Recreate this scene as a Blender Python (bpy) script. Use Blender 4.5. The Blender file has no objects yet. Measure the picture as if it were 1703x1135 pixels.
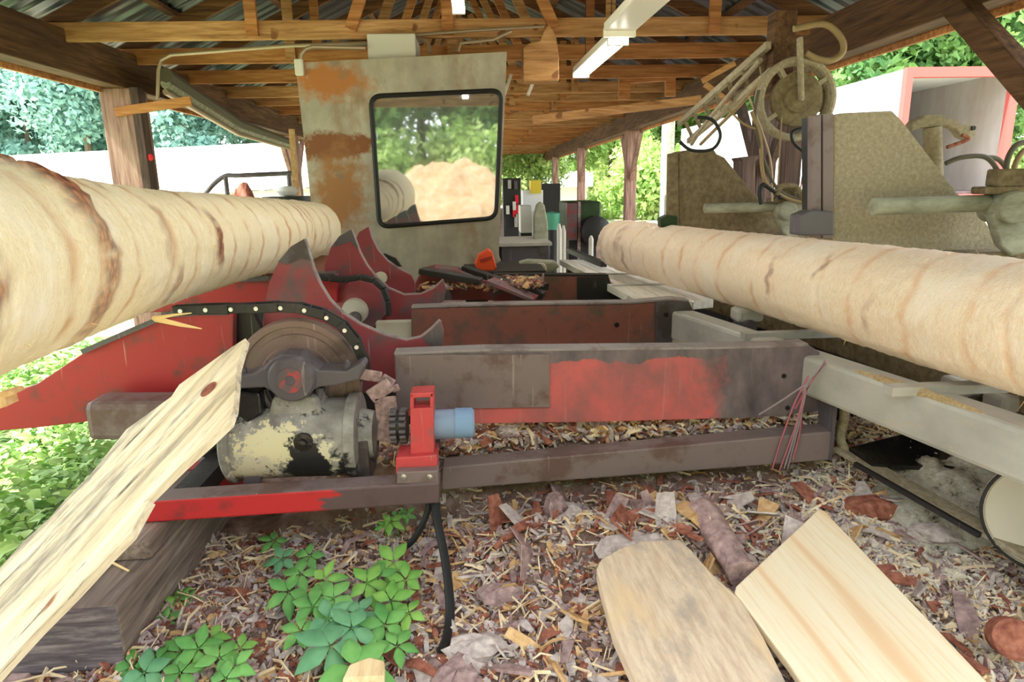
import bpy, bmesh, math, random
from mathutils import Vector, Matrix, noise as mnoise
random.seed(7)
S = bpy.context.scene
COL = S.collection
PI = math.pi
# ------------------------------------------------------------------ camera
F = 1100.0; CX = 851.5; CY = 567.5
CAM = Vector((0, 0, 1.6))
vy = Vector((790-CX, CY-308, -F)).normalized()
u0 = Vector((-0.030, 1, 0)); vz = (u0 - vy*u0.dot(vy)).normalized()
vx = vy.cross(vz)
R = Matrix((vx, vy, vz))
cd = bpy.data.cameras.new('camera'); cam = bpy.data.objects.new('camera', cd); COL.objects.link(cam)
cam.matrix_world = Matrix.Translation(CAM) @ R.to_4x4()
cd.sensor_width = 36; cd.lens = F/1703*36; cd.clip_start = .05; cd.clip_end = 400
S.camera = cam
def ray(x, y): return R @ Vector((x-CX, CY-y, -F))
def at(x, y, Y):
    d = ray(x, y); return CAM + d*(Y/d.y)
def atz(x, y, z):
    d = ray(x, y); return CAM + d*((z-CAM.z)/d.z)
def atp(x, y, p0, n):
    d = ray(x, y); return CAM + d*((p0-CAM).dot(n)/d.dot(n))

# ------------------------------------------------------------------ materials
class NB:
    def __init__(s, name, rough=.75, metal=0, spec=.35):
        s.m = bpy.data.materials.new(name); s.m.use_nodes = True
        s.t = s.m.node_tree; s.n = s.t.nodes; s.l = s.t.links
        s.b = s.n['Principled BSDF']; s.b.inputs['Roughness'].default_value = rough
        s.b.inputs['Metallic'].default_value = metal; s.b.inputs['Specular IOR Level'].default_value = spec
        s.tc = s.n.new('ShaderNodeTexCoord')
    def vec(s, sc=(1,1,1), rot=(0,0,0), loc=(0,0,0)):
        mp = s.n.new('ShaderNodeMapping'); mp.inputs['Scale'].default_value = sc; mp.inputs['Rotation'].default_value = rot
        mp.inputs['Location'].default_value = loc
        s.l.new(s.tc.outputs['Object'], mp.inputs['Vector']); return mp.outputs[0]
    def noise(s, scale, sc=(1,1,1), detail=4, rough=.6, dist=0, rot=(0,0,0), loc=(0,0,0)):
        t = s.n.new('ShaderNodeTexNoise'); t.inputs['Scale'].default_value = scale; t.inputs['Detail'].default_value = detail
        t.inputs['Roughness'].default_value = rough; t.inputs['Distortion'].default_value = dist
        s.l.new(s.vec(sc, rot, loc), t.inputs['Vector']); return t.outputs['Fac']
    def wave(s, scale, sc=(1,1,1), dist=2, direction='X', detail=2, rot=(0,0,0), kind='BANDS'):
        t = s.n.new('ShaderNodeTexWave'); t.wave_type = kind; t.inputs['Scale'].default_value = scale
        if kind == 'BANDS': t.bands_direction = direction
        else: t.rings_direction = direction
        t.inputs['Distortion'].default_value = dist; t.inputs['Detail'].default_value = detail
        s.l.new(s.vec(sc, rot), t.inputs['Vector']); return t.outputs['Fac']
    def ramp(s, fac, stops):
        r = s.n.new('ShaderNodeValToRGB'); e = r.color_ramp.elements
        while len(e) < len(stops): e.new(.5)
        for i, (p, c) in enumerate(stops):
            e[i].position = p; e[i].color = (c, c, c, 1) if isinstance(c, (int, float)) else (*c, 1)
        s.l.new(fac, r.inputs[0]); return r.outputs[0]
    def mask(s, fac, a, b): return s.ramp(fac, [(a, 0.0), (b, 1.0)])
    def mix(s, fac, a, b, mode='MIX'):
        x = s.n.new('ShaderNodeMix'); x.data_type = 'RGBA'; x.blend_type = mode
        for sock, v in ((x.inputs[0], fac), (x.inputs[6], a), (x.inputs[7], b)):
            if isinstance(v, bpy.types.NodeSocket): s.l.new(v, sock)
            elif isinstance(v, (int, float)): sock.default_value = v if sock.type == 'VALUE' else (v, v, v, 1)
            else: sock.default_value = (*v, 1)
        return x.outputs[2]
    def attr(s, name):
        a = s.n.new('ShaderNodeAttribute'); a.attribute_name = name; return a.outputs['Fac']
    def col(s, c):
        if isinstance(c, bpy.types.NodeSocket): s.l.new(c, s.b.inputs['Base Color'])
        else: s.b.inputs['Base Color'].default_value = (*c, 1)
        return s
    def spot(s, cx, cz, rx, rz, lo, hi, ns=7):
        a = s.n.new('ShaderNodeVectorMath'); a.operation = 'SUBTRACT'; s.l.new(s.tc.outputs['Object'], a.inputs[0]); a.inputs[1].default_value = (cx, 0, cz)
        b = s.n.new('ShaderNodeVectorMath'); b.operation = 'MULTIPLY'; s.l.new(a.outputs[0], b.inputs[0]); b.inputs[1].default_value = (1/rx, 0, 1/rz)
        ln = s.n.new('ShaderNodeVectorMath'); ln.operation = 'LENGTH'; s.l.new(b.outputs[0], ln.inputs[0])
        q = s.n.new('ShaderNodeMath'); q.operation = 'MULTIPLY'; s.l.new(ln.outputs[1], q.inputs[0]); q.inputs[1].default_value = .45
        s2 = s.n.new('ShaderNodeMath'); s2.operation = 'SUBTRACT'; s.l.new(s.noise(ns, (1, 1, 1), 6, .7), s2.inputs[0]); s.l.new(q.outputs[0], s2.inputs[1])
        return s.mask(s2.outputs[0], lo, hi)
    def bump(s, h, strength=.4, dist=.01):
        b = s.n.new('ShaderNodeBump'); b.inputs['Strength'].default_value = strength; b.inputs['Distance'].default_value = dist
        s.l.new(h, b.inputs['Height']); s.l.new(b.outputs[0], s.b.inputs['Normal']); return s
def sr(r, g, b):   # sRGB 0-255 to linear
    f = lambda v: ((v/255+.055)/1.055)**2.4 if v/255 > .04045 else v/255/12.92
    return (f(r), f(g), f(b))
M = {}
def wood(name, dark, mid, light, axis=0, rough=.8, gs=9, knots=False):
    m = NB(name, rough); sc = [1, 1, 1]; sc[axis] = .07
    n1 = m.noise(gs*3, tuple(sc), 6, .65, .6); sc2 = [1, 1, 1]; sc2[axis] = .25
    n2 = m.noise(gs*.35, tuple(sc2), 3)
    c = m.ramp(n1, [(.3, dark), (.5, mid), (.72, light)])
    c = m.mix(m.mask(n2, .42, .62), c, m.mix(.5, c, dark), 'MIX')
    if knots: c = m.mix(m.mask(m.noise(5.5, (1,1,1), 1), .70, .74), c, dark)
    m.col(c).bump(n1, .35, .006); M[name] = m.m
wood('truss_wood', sr(136,92,56), sr(196,146,96), sr(232,188,136), 0, knots=True)
wood('truss_wood_orange', sr(132,82,46), sr(198,134,80), sr(228,172,112), 0)
wood('rafter_wood', sr(66,42,27), sr(118,80,52), sr(156,110,74), 0)
wood('beam_wood', sr(58,38,25), sr(100,70,46), sr(136,100,70), 1)
wood('post_wood', sr(96,70,62), sr(166,130,118), sr(198,166,152), 2)
wood('post_dark', sr(48,38,36), sr(92,72,66), sr(120,96,86), 2)
wood('fresh_board', sr(214,176,122), sr(250,224,178), sr(255,240,208), 1, knots=False)
wood('grey_timber', sr(92,80,74), sr(138,122,112), sr(176,160,148), 1, gs=12)
wood('stacked_board', sr(206,200,190), sr(236,232,222), sr(248,245,238), 1)
# rough split board
m = NB('split_board', .85)
n = m.noise(14, (1, .06, 1), 8, .7, .8)
c = m.ramp(n, [(.28, sr(128,118,106)), (.42, sr(222,204,172)), (.55, sr(246,232,204)), (.8, sr(255,248,230))])
c = m.mix(m.mask(m.noise(5, (1.4, .22, 1), 7, .7), .50, .62), c, sr(158,148,134))
c = m.mix(m.mask(m.noise(24, (1.4, .08, 1), 6, .7, loc=(2, 2, 2)), .60, .66), c, sr(92,84,76))
c = m.mix(m.mask(m.noise(7, (1, .25, 1), 3, loc=(3, 1, 0)), .66, .70), c, sr(150,84,46))
m.col(c).bump(n, .8, .012); M['split_board'] = m.m
# end grain of the old timber
m = NB('end_grain', .85)
w = m.noise(16, (.25, 1, 2.2), 6, .7, .3, rot=(0, .8, 0))
c = m.ramp(w, [(.3, sr(70,62,70)), (.5, sr(108,98,106)), (.7, sr(160,150,154))])
c = m.mix(m.mask(m.noise(40, (.2, 1, 3), 4), .62, .72), c, sr(160,152,150))
m.col(c).bump(w, .5, .004); M['end_grain'] = m.m
# peeled log (attributes: bark = brown patches, ring = tool marks)
for nm, base, base2, band in (('peeled_log_cream', sr(250,232,190), sr(255,246,222), sr(214,160,104)), ('peeled_log_pink', sr(252,226,198), sr(255,243,228), sr(234,180,130))):
    m = NB(nm, .75, 0, .3)
    fib = m.noise(30, (1.2, 3, 1.2), 7, .75, .6)
    c = m.ramp(fib, [(.3, tuple(v*.86 for v in base)), (.48, base), (.7, base2)])
    c = m.mix(m.mask(m.noise(3.2, (1, 1.3, 1), 4), .52, .72), c, tuple(v*w for v, w in zip(base2, (1, .97, .94))))
    c = m.mix(m.ramp(m.attr('ring'), [(0, 0.0), (1, .85)]), c, band)
    bk = m.ramp(m.noise(26, (1, 2.2, 1), 5), [(.36, sr(84,44,36)), (.5, sr(150,84,58)), (.66, sr(206,142,96))])
    c = m.mix(m.attr('bark'), c, bk)
    fm = m.mix(.5, fib, m.noise(90, (1, 1, 1), 3))
    m.col(c).bump(fm, .7, .012); M[nm] = m.m
M['splinter'] = NB('splinter', .8).col(sr(246,214,158)).m
# painted steel
def paint(name, base, worn, wear=.5, axis=(1, 1, 1), rough=.5, rust=sr(74,56,52), grime=.5, scratch=True):
    m = NB(name, rough, 0, .5)
    n1 = m.noise(3.1, axis, 7, .65)
    c = m.mix(m.mask(n1, wear, wear+.09), base, worn)
    c = m.mix(m.mask(m.noise(9, (1, 1, 1), 6, .7, loc=(5, 2, 1)), .55, .75), c, m.mix(grime, c, rust))
    if scratch:
        c = m.mix(m.mask(m.noise(38, (1, 1, .05), 3), .66, .74), c, m.mix(.35, c, sr(205,190,185)))
    m.col(c).bump(m.noise(30, (1, 1, 1), 5), .25, .003); M[name] = m.m
paint('red_paint', sr(172,40,46), sr(112,58,56), .53, grime=.5)
paint('red_bright', sr(200,70,74), sr(128,92,92), .50, grime=.4)
paint('red_worn', sr(128,52,54), sr(92,82,86), .46, (1, 1, 1.4), grime=.6)
paint('red_brown', sr(142,86,76), sr(110,84,78), .5, grime=.6)
paint('red_kicker', sr(152,66,74), sr(112,84,90), .50, grime=.45)
paint('red_worn_spot', sr(176,70,72), sr(100,88,90), .42, (4,4,4), grime=.4)
paint('dark_steel', sr(92,86,92), sr(70,60,60), .5, grime=.5)
paint('purple_steel', sr(126,110,110), sr(104,80,76), .53, grime=.4)
paint('bright_edge', sr(150,140,140), sr(120,105,108), .5, grime=.3)
paint('rusty_gear', sr(128,104,96), sr(96,78,72), .5, grime=.6)
paint('blue_motor', sr(128,148,178), sr(106,122,146), .6, grime=.3)
paint('black_steel', sr(36,34,36), sr(58,52,50), .6, grime=.2)
# beam with dark plate on the left, red on the right (object x)
m = NB('deck_beam_face', .5, 0, .5)
n1 = m.noise(5, (1, 1, .8), 6, .65)
red = m.mix(m.mask(n1, .40, .66), sr(202,96,96), sr(150,90,92))
pur = m.ramp(m.noise(8, (1, 1, .5), 6), [(.3, sr(70,62,68)), (.5, sr(104,92,98)), (.75, sr(136,118,122))])
sx = m.n.new('ShaderNodeSeparateXYZ'); m.l.new(m.tc.outputs['Object'], sx.inputs[0])
mr = m.n.new('ShaderNodeMapRange'); m.l.new(sx.outputs['X'], mr.inputs[0]); mr.inputs[1].default_value = 1.34; mr.inputs[2].default_value = 1.75
add = m.n.new('ShaderNodeMath'); add.operation = 'ADD'; m.l.new(n1, add.inputs[0]); m.l.new(mr.outputs[0], add.inputs[1])
c = m.mix(m.mask(add.outputs[0], .70, 1.15), red, pur)
mz = m.n.new('ShaderNodeMapRange'); m.l.new(sx.outputs['Z'], mz.inputs[0]); mz.inputs[1].default_value = -.11; mz.inputs[2].default_value = .0
a2 = m.n.new('ShaderNodeMath'); a2.operation = 'ADD'; m.l.new(n1, a2.inputs[0]); m.l.new(mz.outputs[0], a2.inputs[1])
c = m.mix(m.mask(a2.outputs[0], .95, 1.35), c, pur)
c = m.mix(m.mask(m.noise(42, (1, 1, .04), 3), .64, .74), c, m.mix(.45, c, sr(180,150,150)))
m.col(c).bump(n1, .2, .004); M['deck_beam_face'] = m.m
# tube: red paint towards the left fading to bare
m = NB('frame_tube', .5, 0, .5)
n1 = m.noise(4, (1, 2, 3), 6, .65)
sx = m.n.new('ShaderNodeSeparateXYZ'); m.l.new(m.tc.outputs['Object'], sx.inputs[0])
mr = m.n.new('ShaderNodeMapRange'); m.l.new(sx.outputs['X'], mr.inputs[0]); mr.inputs[1].default_value = .35; mr.inputs[2].default_value = 1.25
add = m.n.new('ShaderNodeMath'); add.operation = 'ADD'; m.l.new(n1, add.inputs[0]); m.l.new(mr.outputs[0], add.inputs[1])
c = m.mix(m.mask(add.outputs[0], .95, 1.12), sr(196,42,48), sr(96,76,80))
c = m.mix(m.mask(m.noise(9, (1, 1, 1), 6), .55, .7), c, m.mix(.5, c, sr(66,50,48)))
m.col(c).bump(n1, .2, .003); M['frame_tube'] = m.m
# rusty grey cab sheet
m = NB('cab_sheet', .6, 0, .4)
n1 = m.noise(1.7, (1, 1, 1.1), 7, .68)
c = m.ramp(m.noise(4, (1, 1, .7), 6), [(.3, sr(146,138,124)), (.5, sr(168,160,146)), (.7, sr(190,184,170))])
sx = m.n.new('ShaderNodeSeparateXYZ'); m.l.new(m.tc.outputs['Object'], sx.inputs[0])
c = m.mix(m.spot(-.60, 1.72, .36, .17, .0, .25), c, sr(176,112,60))
c = m.mix(m.spot(-.62, 1.20, .36, .12, -.02, .14), c, sr(128,78,44))
c = m.mix(m.spot(-.60, .80, .30, .42, .02, .3), c, sr(156,108,66))
c = m.mix(m.mask(m.noise(2.2, (1, 1, .6), 5, loc=(7, 0, 3)), .58, .75), c, sr(138,104,72))
c = m.mix(m.mask(m.noise(5.2, (1, 1, .6), 5, loc=(1, 0, 3)), .60, .78), c, sr(104,112,104))
m.col(c).bump(n1, .1, .004); M['cab_sheet'] = m.m
# sawdust-coated steel
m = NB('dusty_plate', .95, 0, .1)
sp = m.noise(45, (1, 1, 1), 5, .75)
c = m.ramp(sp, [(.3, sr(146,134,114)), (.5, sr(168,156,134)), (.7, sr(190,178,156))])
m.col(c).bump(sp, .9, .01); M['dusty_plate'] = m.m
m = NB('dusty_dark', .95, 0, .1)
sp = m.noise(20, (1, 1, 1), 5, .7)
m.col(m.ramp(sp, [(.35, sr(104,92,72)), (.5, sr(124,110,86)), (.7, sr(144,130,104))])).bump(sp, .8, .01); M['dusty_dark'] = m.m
m = NB('dusty_pipe', .85, 0, .2)
sp = m.noise(12, (.4, 1, 1), 5, .7)
m.col(m.ramp(sp, [(.3, sr(120,120,104)), (.6, sr(164,164,146))])).bump(sp, .5, .006); M['dusty_pipe'] = m.m
m = NB('rail_steel', .55, .0, .5)
sp = m.noise(3.2, (1, .6, 1), 6)
c = m.ramp(sp, [(.3, sr(150,147,140)), (.6, sr(184,181,174))])
c = m.mix(m.mask(m.noise(18, (1, .4, 1), 5), .6, .75), c, sr(196,178,146))
m.col(c).bump(m.noise(60, (1,1,1), 3), .25, .003); M['rail_steel'] = m.m
# sawdust
m = NB('sawdust', .95, 0, .1)
sp = m.noise(70, (1, 1, 1), 6, .8)
m.col(m.ramp(sp, [(.3, sr(196,160,104)), (.5, sr(232,204,156)), (.7, sr(250,232,196))])).bump(sp, 1, .02); M['sawdust'] = m.m
m = NB('sawdust_white', .95, 0, .1)
sp = m.noise(16, (1, 1, 1), 7, .8)
m.col(m.ramp(sp, [(.34, sr(70,62,52)), (.42, sr(206,198,182)), (.6, sr(248,244,236))])).bump(sp, 1, .03); M['sawdust_white'] = m.m
m = NB('sawdust_pile', .95, 0, .1)
sp = m.noise(4, (1, 1, 1), 8, .8)
m.col(m.ramp(sp, [(.3, sr(214,158,112)), (.5, sr(246,210,164)), (.7, sr(255,238,210))])).bump(sp, 1, .2); M['sawdust_pile'] = m.m
# corrugated roof, underside
m = NB('roof_metal', .35, .75, .5)
w = m.wave(1.6, (1, 1, 1), 0, 'Y', 0)
m.col(m.ramp(m.noise(2, (.3, 1, 1), 5), [(.3, sr(92,98,104)), (.7, sr(138,144,150))])).bump(w, 1, .04); M['roof_metal'] = m.m
# ground
m = NB('ground_dirt', .95, 0, .1)
a = m.noise(6, (1, 1, 1), 8, .75)
c = m.ramp(a, [(.3, sr(96,74,68)), (.48, sr(150,122,112)), (.6, sr(176,152,140)), (.75, sr(206,188,172))])
far = m.noise(.12, (1, 1, 1), 4)
out = m.ramp(m.noise(2.5, (1, 1, 1), 6), [(.35, sr(128,148,92)), (.6, sr(206,200,178))])
sx = m.n.new('ShaderNodeSeparateXYZ'); m.l.new(m.tc.outputs['Object'], sx.inputs[0])
ab = m.n.new('ShaderNodeMath'); ab.operation = 'ABSOLUTE'; m.l.new(sx.outputs['X'], ab.inputs[0])
mr = m.n.new('ShaderNodeMapRange'); m.l.new(ab.outputs[0], mr.inputs[0]); mr.inputs[1].default_value = 3.4; mr.inputs[2].default_value = 4.4
mb = m.n.new('ShaderNodeMapRange'); m.l.new(sx.outputs['Y'], mb.inputs[0]); mb.inputs[1].default_value = -.6; mb.inputs[2].default_value = -2
mx = m.n.new('ShaderNodeMath'); mx.operation = 'MAXIMUM'; m.l.new(mr.outputs[0], mx.inputs[0]); m.l.new(mb.outputs[0], mx.inputs[1])
ml = m.n.new('ShaderNodeMapRange'); m.l.new(sx.outputs['X'], ml.inputs[0]); ml.inputs[1].default_value = -1.6; ml.inputs[2].default_value = -2.1
c = m.mix(ml.outputs[0], c, m.ramp(m.noise(3, (1, 1, 1), 6), [(.4, sr(92,128,66)), (.62, sr(190,200,160))]))
c = m.mix(mx.outputs[0], c, out)
m.col(c).bump(a, 1, .05); M['ground_dirt'] = m.m
for nm, c1, c2 in (('sawdust_flake', (206,194,174), (244,236,222)), ('bark_red', (118,66,56), (186,124,104)), ('bark_purple', (128,104,106), (196,168,166)), ('bark_grey', (164,150,150), (224,212,208)), ('chip_tan', (190,146,100), (232,196,150)), ('chip_pale', (232,206,168), (252,236,208))):
    m = NB(nm, .9, 0, .15); n = m.noise(30, (1, 1, 1), 5)
    m.col(m.ramp(n, [(.3, sr(*c1)), (.7, sr(*c2))])).bump(n, .5, .004); M[nm] = m.m
def leafmat(nm, c1, c2, sc=2.0, trans=.25, rough=.5):
    m = NB(nm, rough, 0, .35); n = m.noise(sc, (1, 1, 1), 3)
    m.col(m.ramp(n, [(.35, sr(*c1)), (.65, sr(*c2))]))
    t = m.n.new('ShaderNodeBsdfTranslucent'); m.l.new(m.b.inputs['Base Color'].links[0].from_socket, t.inputs[0])
    x = m.n.new('ShaderNodeMixShader'); x.inputs[0].default_value = trans
    m.l.new(m.b.outputs[0], x.inputs[1]); m.l.new(t.outputs[0], x.inputs[2])
    m.l.new(x.outputs[0], m.n['Material Output'].inputs[0]); M[nm] = m.m
leafmat('vine_leaf', (96,168,92), (144,208,118), 7)
leafmat('vine_leaf_pale', (110,180,84), (168,218,112), 7)
leafmat('vine_leaf_blue', (108,172,128), (140,200,150), 7)
leafmat('cover_leaf', (110,160,84), (196,228,140), 3)
leafmat('tree_leaf_hazed', (120,166,158), (172,208,196), .35, .35)  # distance haze is mixed into this leaf colour
leafmat('tree_leaf_green', (70,120,70), (150,186,110), .5, .35)
leafmat('tree_leaf_yellow', (140,178,90), (222,236,168), .5, .45)
leafmat('hedge_dark', (26,44,26), (60,86,48), 2, .1)
M['bark_trunk'] = NB('bark_trunk', .9).col(sr(112,98,84)).m
M['white_paint'] = NB('white_paint', .5).col(sr(240,242,246)).m
M['white_roof'] = NB('white_roof', .5).col(sr(244,246,248)).m
M['off_white'] = NB('off_white', .6).col(sr(218,214,206)).m
M['trailer_red'] = NB('trailer_red', .5).col(sr(200,96,90)).m
m = NB('trailer_inside', .6); m.col(m.ramp(m.noise(1.5, (1, 1, .4), 4), [(.3, sr(166,152,140)), (.7, sr(196,190,188))])); M['trailer_inside'] = m.m
M['rubber'] = NB('rubber', .5).col(sr(34,36,38)).m
M['rubber_grey'] = NB('rubber_grey', .7).col(sr(92,86,72)).m
M['cable_tan'] = NB('cable_tan', .7).col(sr(150,128,94)).m
M['conduit'] = NB('conduit', .45, .4).col(sr(170,150,128)).m
M['black_gasket'] = NB('black_gasket', .5).col(sr(28,26,24)).m
M['lamp_white'] = NB('lamp_white', .4).col(sr(240,236,226)).m
M['orange_plastic'] = NB('orange_plastic', .45).col(sr(238,84,44)).m
M['green_plastic'] = NB('green_plastic', .5).col(sr(90,170,140)).m
M['yellow_plastic'] = NB('yellow_plastic', .5).col(sr(236,208,70)).m
M['glove_blue'] = NB('glove_blue', .6).col(sr(128,158,196)).m
M['steel_pin'] = NB('steel_pin', .3, .8).col(sr(200,200,200)).m
M['hub_white'] = NB('hub_white', .7).col(sr(206,198,182)).m
M['pink_strip'] = NB('pink_strip', .4).col(sr(176,96,112)).m
M['grey_film'] = NB('grey_film', .35).col(sr(150,136,142)).m
M['red_tape'] = NB('red_tape', .5).col(sr(214,36,52)).m
M['dark_seat'] = NB('dark_seat', .6).col(sr(36,38,40)).m
m = NB('grease_casting', .5, 0, .5)
n1 = m.noise(4.2, (1, 1, 1), 7, .72, .6)
c = m.ramp(m.noise(9, (1, 1, 1), 5), [(.3, sr(104,98,94)), (.7, sr(172,168,162))])
c = m.mix(m.spot(-.07, .25, .20, .12, .16, .20, 34), c, sr(218,208,170))
c = m.mix(m.spot(.10, .19, .12, .12, .18, .22, 34), c, sr(214,206,176))
c = m.mix(m.spot(-.16, .14, .16, .14, .22, .26, 34), c, sr(200,192,168))
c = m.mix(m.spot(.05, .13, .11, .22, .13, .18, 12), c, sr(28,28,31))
c = m.mix(m.mask(n1, .53, .57), c, sr(34,33,35))
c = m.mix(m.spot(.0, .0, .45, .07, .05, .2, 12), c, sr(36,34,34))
m.col(c).bump(n1, .5, .006); M['grease_casting'] = m.m
m = NB('grease_void_black', .25, 0, .6); m.col(sr(24,24,26)).bump(m.noise(40, (1,1,1), 4), .6, .006); M['grease_void_black'] = m.m  # grease on the gearbox, also the black of the void under the rail
g = NB('tube_glow', .4); g.b.inputs['Emission Color'].default_value = (1, .97, .9, 1); g.b.inputs['Emission Strength'].default_value = 9; g.col((1, 1, 1)); M['tube_glow'] = g.m
g = NB('window_glass', .03, 0, 1.0); g.col((.35, .38, .38)); g.b.inputs['Transmission Weight'].default_value = .55; g.b.inputs['IOR'].default_value = 2.3; g.b.inputs['Coat Weight'].default_value = 1; g.b.inputs['Coat IOR'].default_value = 2.2; g.b.inputs['Coat Roughness'].default_value = .02
M['window_glass'] = g.m

# ------------------------------------------------------------------ mesh builder
class MB:
    def __init__(s): s.v = []; s.f = []; s.mi = []; s.sm = []
    def add(s, vs, fs, mi=0, smooth=False):
        o = len(s.v); s.v += [Vector(v) for v in vs]; s.f += [tuple(i+o for i in f) for f in fs]
        s.mi += [mi]*len(fs); s.sm += [smooth]*len(fs); return s
    def box(s, a, b, mi=0):
        a = Vector(a); b = Vector(b); x0, y0, z0 = a; x1, y1, z1 = b
        return s.add([(x0,y0,z0),(x1,y0,z0),(x1,y1,z0),(x0,y1,z0),(x0,y0,z1),(x1,y0,z1),(x1,y1,z1),(x0,y1,z1)],
                     [(0,3,2,1),(4,5,6,7),(0,1,5,4),(1,2,6,5),(2,3,7,6),(3,0,4,7)], mi)
    def bar(s, p, q, w, h, up=(0,0,1), mi=0, seg=1):   # rectangular bar from p to q; w sideways, h along up
        p = Vector(p); q = Vector(q); d = (q-p).normalized(); sd = d.cross(Vector(up)).normalized(); u = sd.cross(d).normalized()
        o = [sd*(-w/2)+u*(-h/2), sd*(w/2)+u*(-h/2), sd*(w/2)+u*(h/2), sd*(-w/2)+u*(h/2)]
        return s.add([p+i for i in o]+[q+i for i in o], [(0,1,2,3),(7,6,5,4),(0,4,5,1),(1,5,6,2),(2,6,7,3),(3,7,4,0)], mi)
    def prism(s, pts, off, mi=0):
        n = len(pts); off = Vector(off); pts = [Vector(p) for p in pts]
        return s.add(pts+[p+off for p in pts], [tuple(range(n)), tuple(range(2*n-1, n-1, -1))]+[(i, i+n, (i+1) % n+n, (i+1) % n) for i in range(n)], mi)
    def tube(s, pts, r, n=10, mi=0, cap=True):
        pts = [Vector(p) for p in pts]; k = len(pts); rs = r if isinstance(r, (list, tuple)) else [r]*k
        t0 = (pts[1]-pts[0]).normalized(); a = Vector((0,0,1)) if abs(t0.z) < .9 else Vector((1,0,0))
        u = t0.cross(a).normalized(); vs = []
        for i, p in enumerate(pts):
            t = (pts[min(i+1, k-1)]-pts[max(i-1, 0)]).normalized()
            u = (u - t*u.dot(t)).normalized(); w = t.cross(u)
            for j in range(n):
                an = 2*PI*j/n; vs.append(p+(u*math.cos(an)+w*math.sin(an))*rs[i])
        fs = [(i*n+j, i*n+(j+1) % n, (i+1)*n+(j+1) % n, (i+1)*n+j) for i in range(k-1) for j in range(n)]
        o = len(s.v); s.add(vs, fs, mi, True)
        if cap:
            s.f += [tuple(o+j for j in range(n-1, -1, -1)), tuple(o+(k-1)*n+j for j in range(n))]; s.mi += [mi, mi]; s.sm += [False, False]
        return s
    def cyl(s, p, q, r, n=32, mi=0): return s.tube([p, q], r, n, mi)
    def lathe(s, c, axis, prof, n=40, mi=0):  # prof: (along, radius)
        c = Vector(c); ax = Vector(axis).normalized()
        pts = [c+ax*a for a, r in prof]
        a0 = Vector((0,0,1)) if abs(ax.z) < .9 else Vector((1,0,0)); u = ax.cross(a0).normalized(); w = ax.cross(u)
        vs = [p+(u*math.cos(2*PI*j/n)+w*math.sin(2*PI*j/n))*max(r, 1e-4) for p, (a, r) in zip(pts, prof) for j in range(n)]
        k = len(prof)
        return s.add(vs, [(i*n+j, i*n+(j+1) % n, (i+1)*n+(j+1) % n, (i+1)*n+j) for i in range(k-1) for j in range(n)], mi, True)
    def ring(s, c, axis, R0, r, n=40, m=10, mi=0, a0=0, a1=2*PI):
        ax = Vector(axis).normalized(); h = Vector((0,0,1)) if abs(ax.z) < .9 else Vector((1,0,0)); u = ax.cross(h).normalized(); w = ax.cross(u)
        pts = [Vector(c)+(u*math.cos(a0+(a1-a0)*i/n)+w*math.sin(a0+(a1-a0)*i/n))*R0 for i in range(n+1)]
        return s.tube(pts, r, m, mi, cap=False)
    def build(s, name, mats, root=None, bevel=0, origin=None):
        if not isinstance(mats, (list, tuple)): mats = [mats]
        me = bpy.data.meshes.new(name)
        off = Vector(root.location) if root is not None and origin is None else (Vector(origin) if origin is not None else Vector((0,0,0)))
        if root is not None and root.parent is not None: off = off + Vector(root.parent.location)
        me.from_pydata([v-off for v in s.v], [], s.f)
        for mm in mats: me.materials.append(M[mm] if isinstance(mm, str) else mm)
        me.polygons.foreach_set('material_index', s.mi); me.polygons.foreach_set('use_smooth', s.sm)
        bm = bmesh.new(); bm.from_mesh(me); bmesh.ops.recalc_face_normals(bm, faces=bm.faces); bm.to_mesh(me); bm.free()
        if any(s.sm): me.set_sharp_from_angle(angle=.75)
        o = bpy.data.objects.new(name, me); COL.objects.link(o)
        if root is not None: o.parent = root
        else: o.location = off
        if bevel:
            b = o.modifiers.new('bevel', 'BEVEL'); b.width = bevel; b.segments = 2; b.limit_method = 'ANGLE'; b.angle_limit = .7
        return o
def tag(o, label=None, cat=None, group=None, kind=None):
    if label: o['label'] = label
    if cat: o['category'] = cat
    if group: o['group'] = group
    if kind: o['kind'] = kind
    return o
def thing(name, loc, label, cat, group=None):
    o = bpy.data.objects.new(name, None); COL.objects.link(o); o.location = Vector(loc); o.empty_display_size = .1
    return tag(o, label, cat, group)
def sub(name, mb, mats, parent, **k):      # sub-part of a part
    o = mb.build(name, mats, parent.parent, **k); o.parent = parent; return o
def kids(o): return [c for c in bpy.data.objects if c.parent == o]
def copy_tree(o, parent=None):
    c = o.copy(); COL.objects.link(c)
    if parent is not None: c.parent = parent
    for ch in kids(o): copy_tree(ch, c)
    return c
def fbm(p, o=4): return mnoise.fractal(Vector(p), 1.0, 2.0, o)
def plate(pix, Y, th): # outline in plane y=Y, extruded back by th
    return [at(x, y, Y) for x, y in pix], (0, th, 0)
def smooth(x, a, b):
    t = min(1, max(0, (x-a)/(b-a))); return t*t*(3-2*t)

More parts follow.
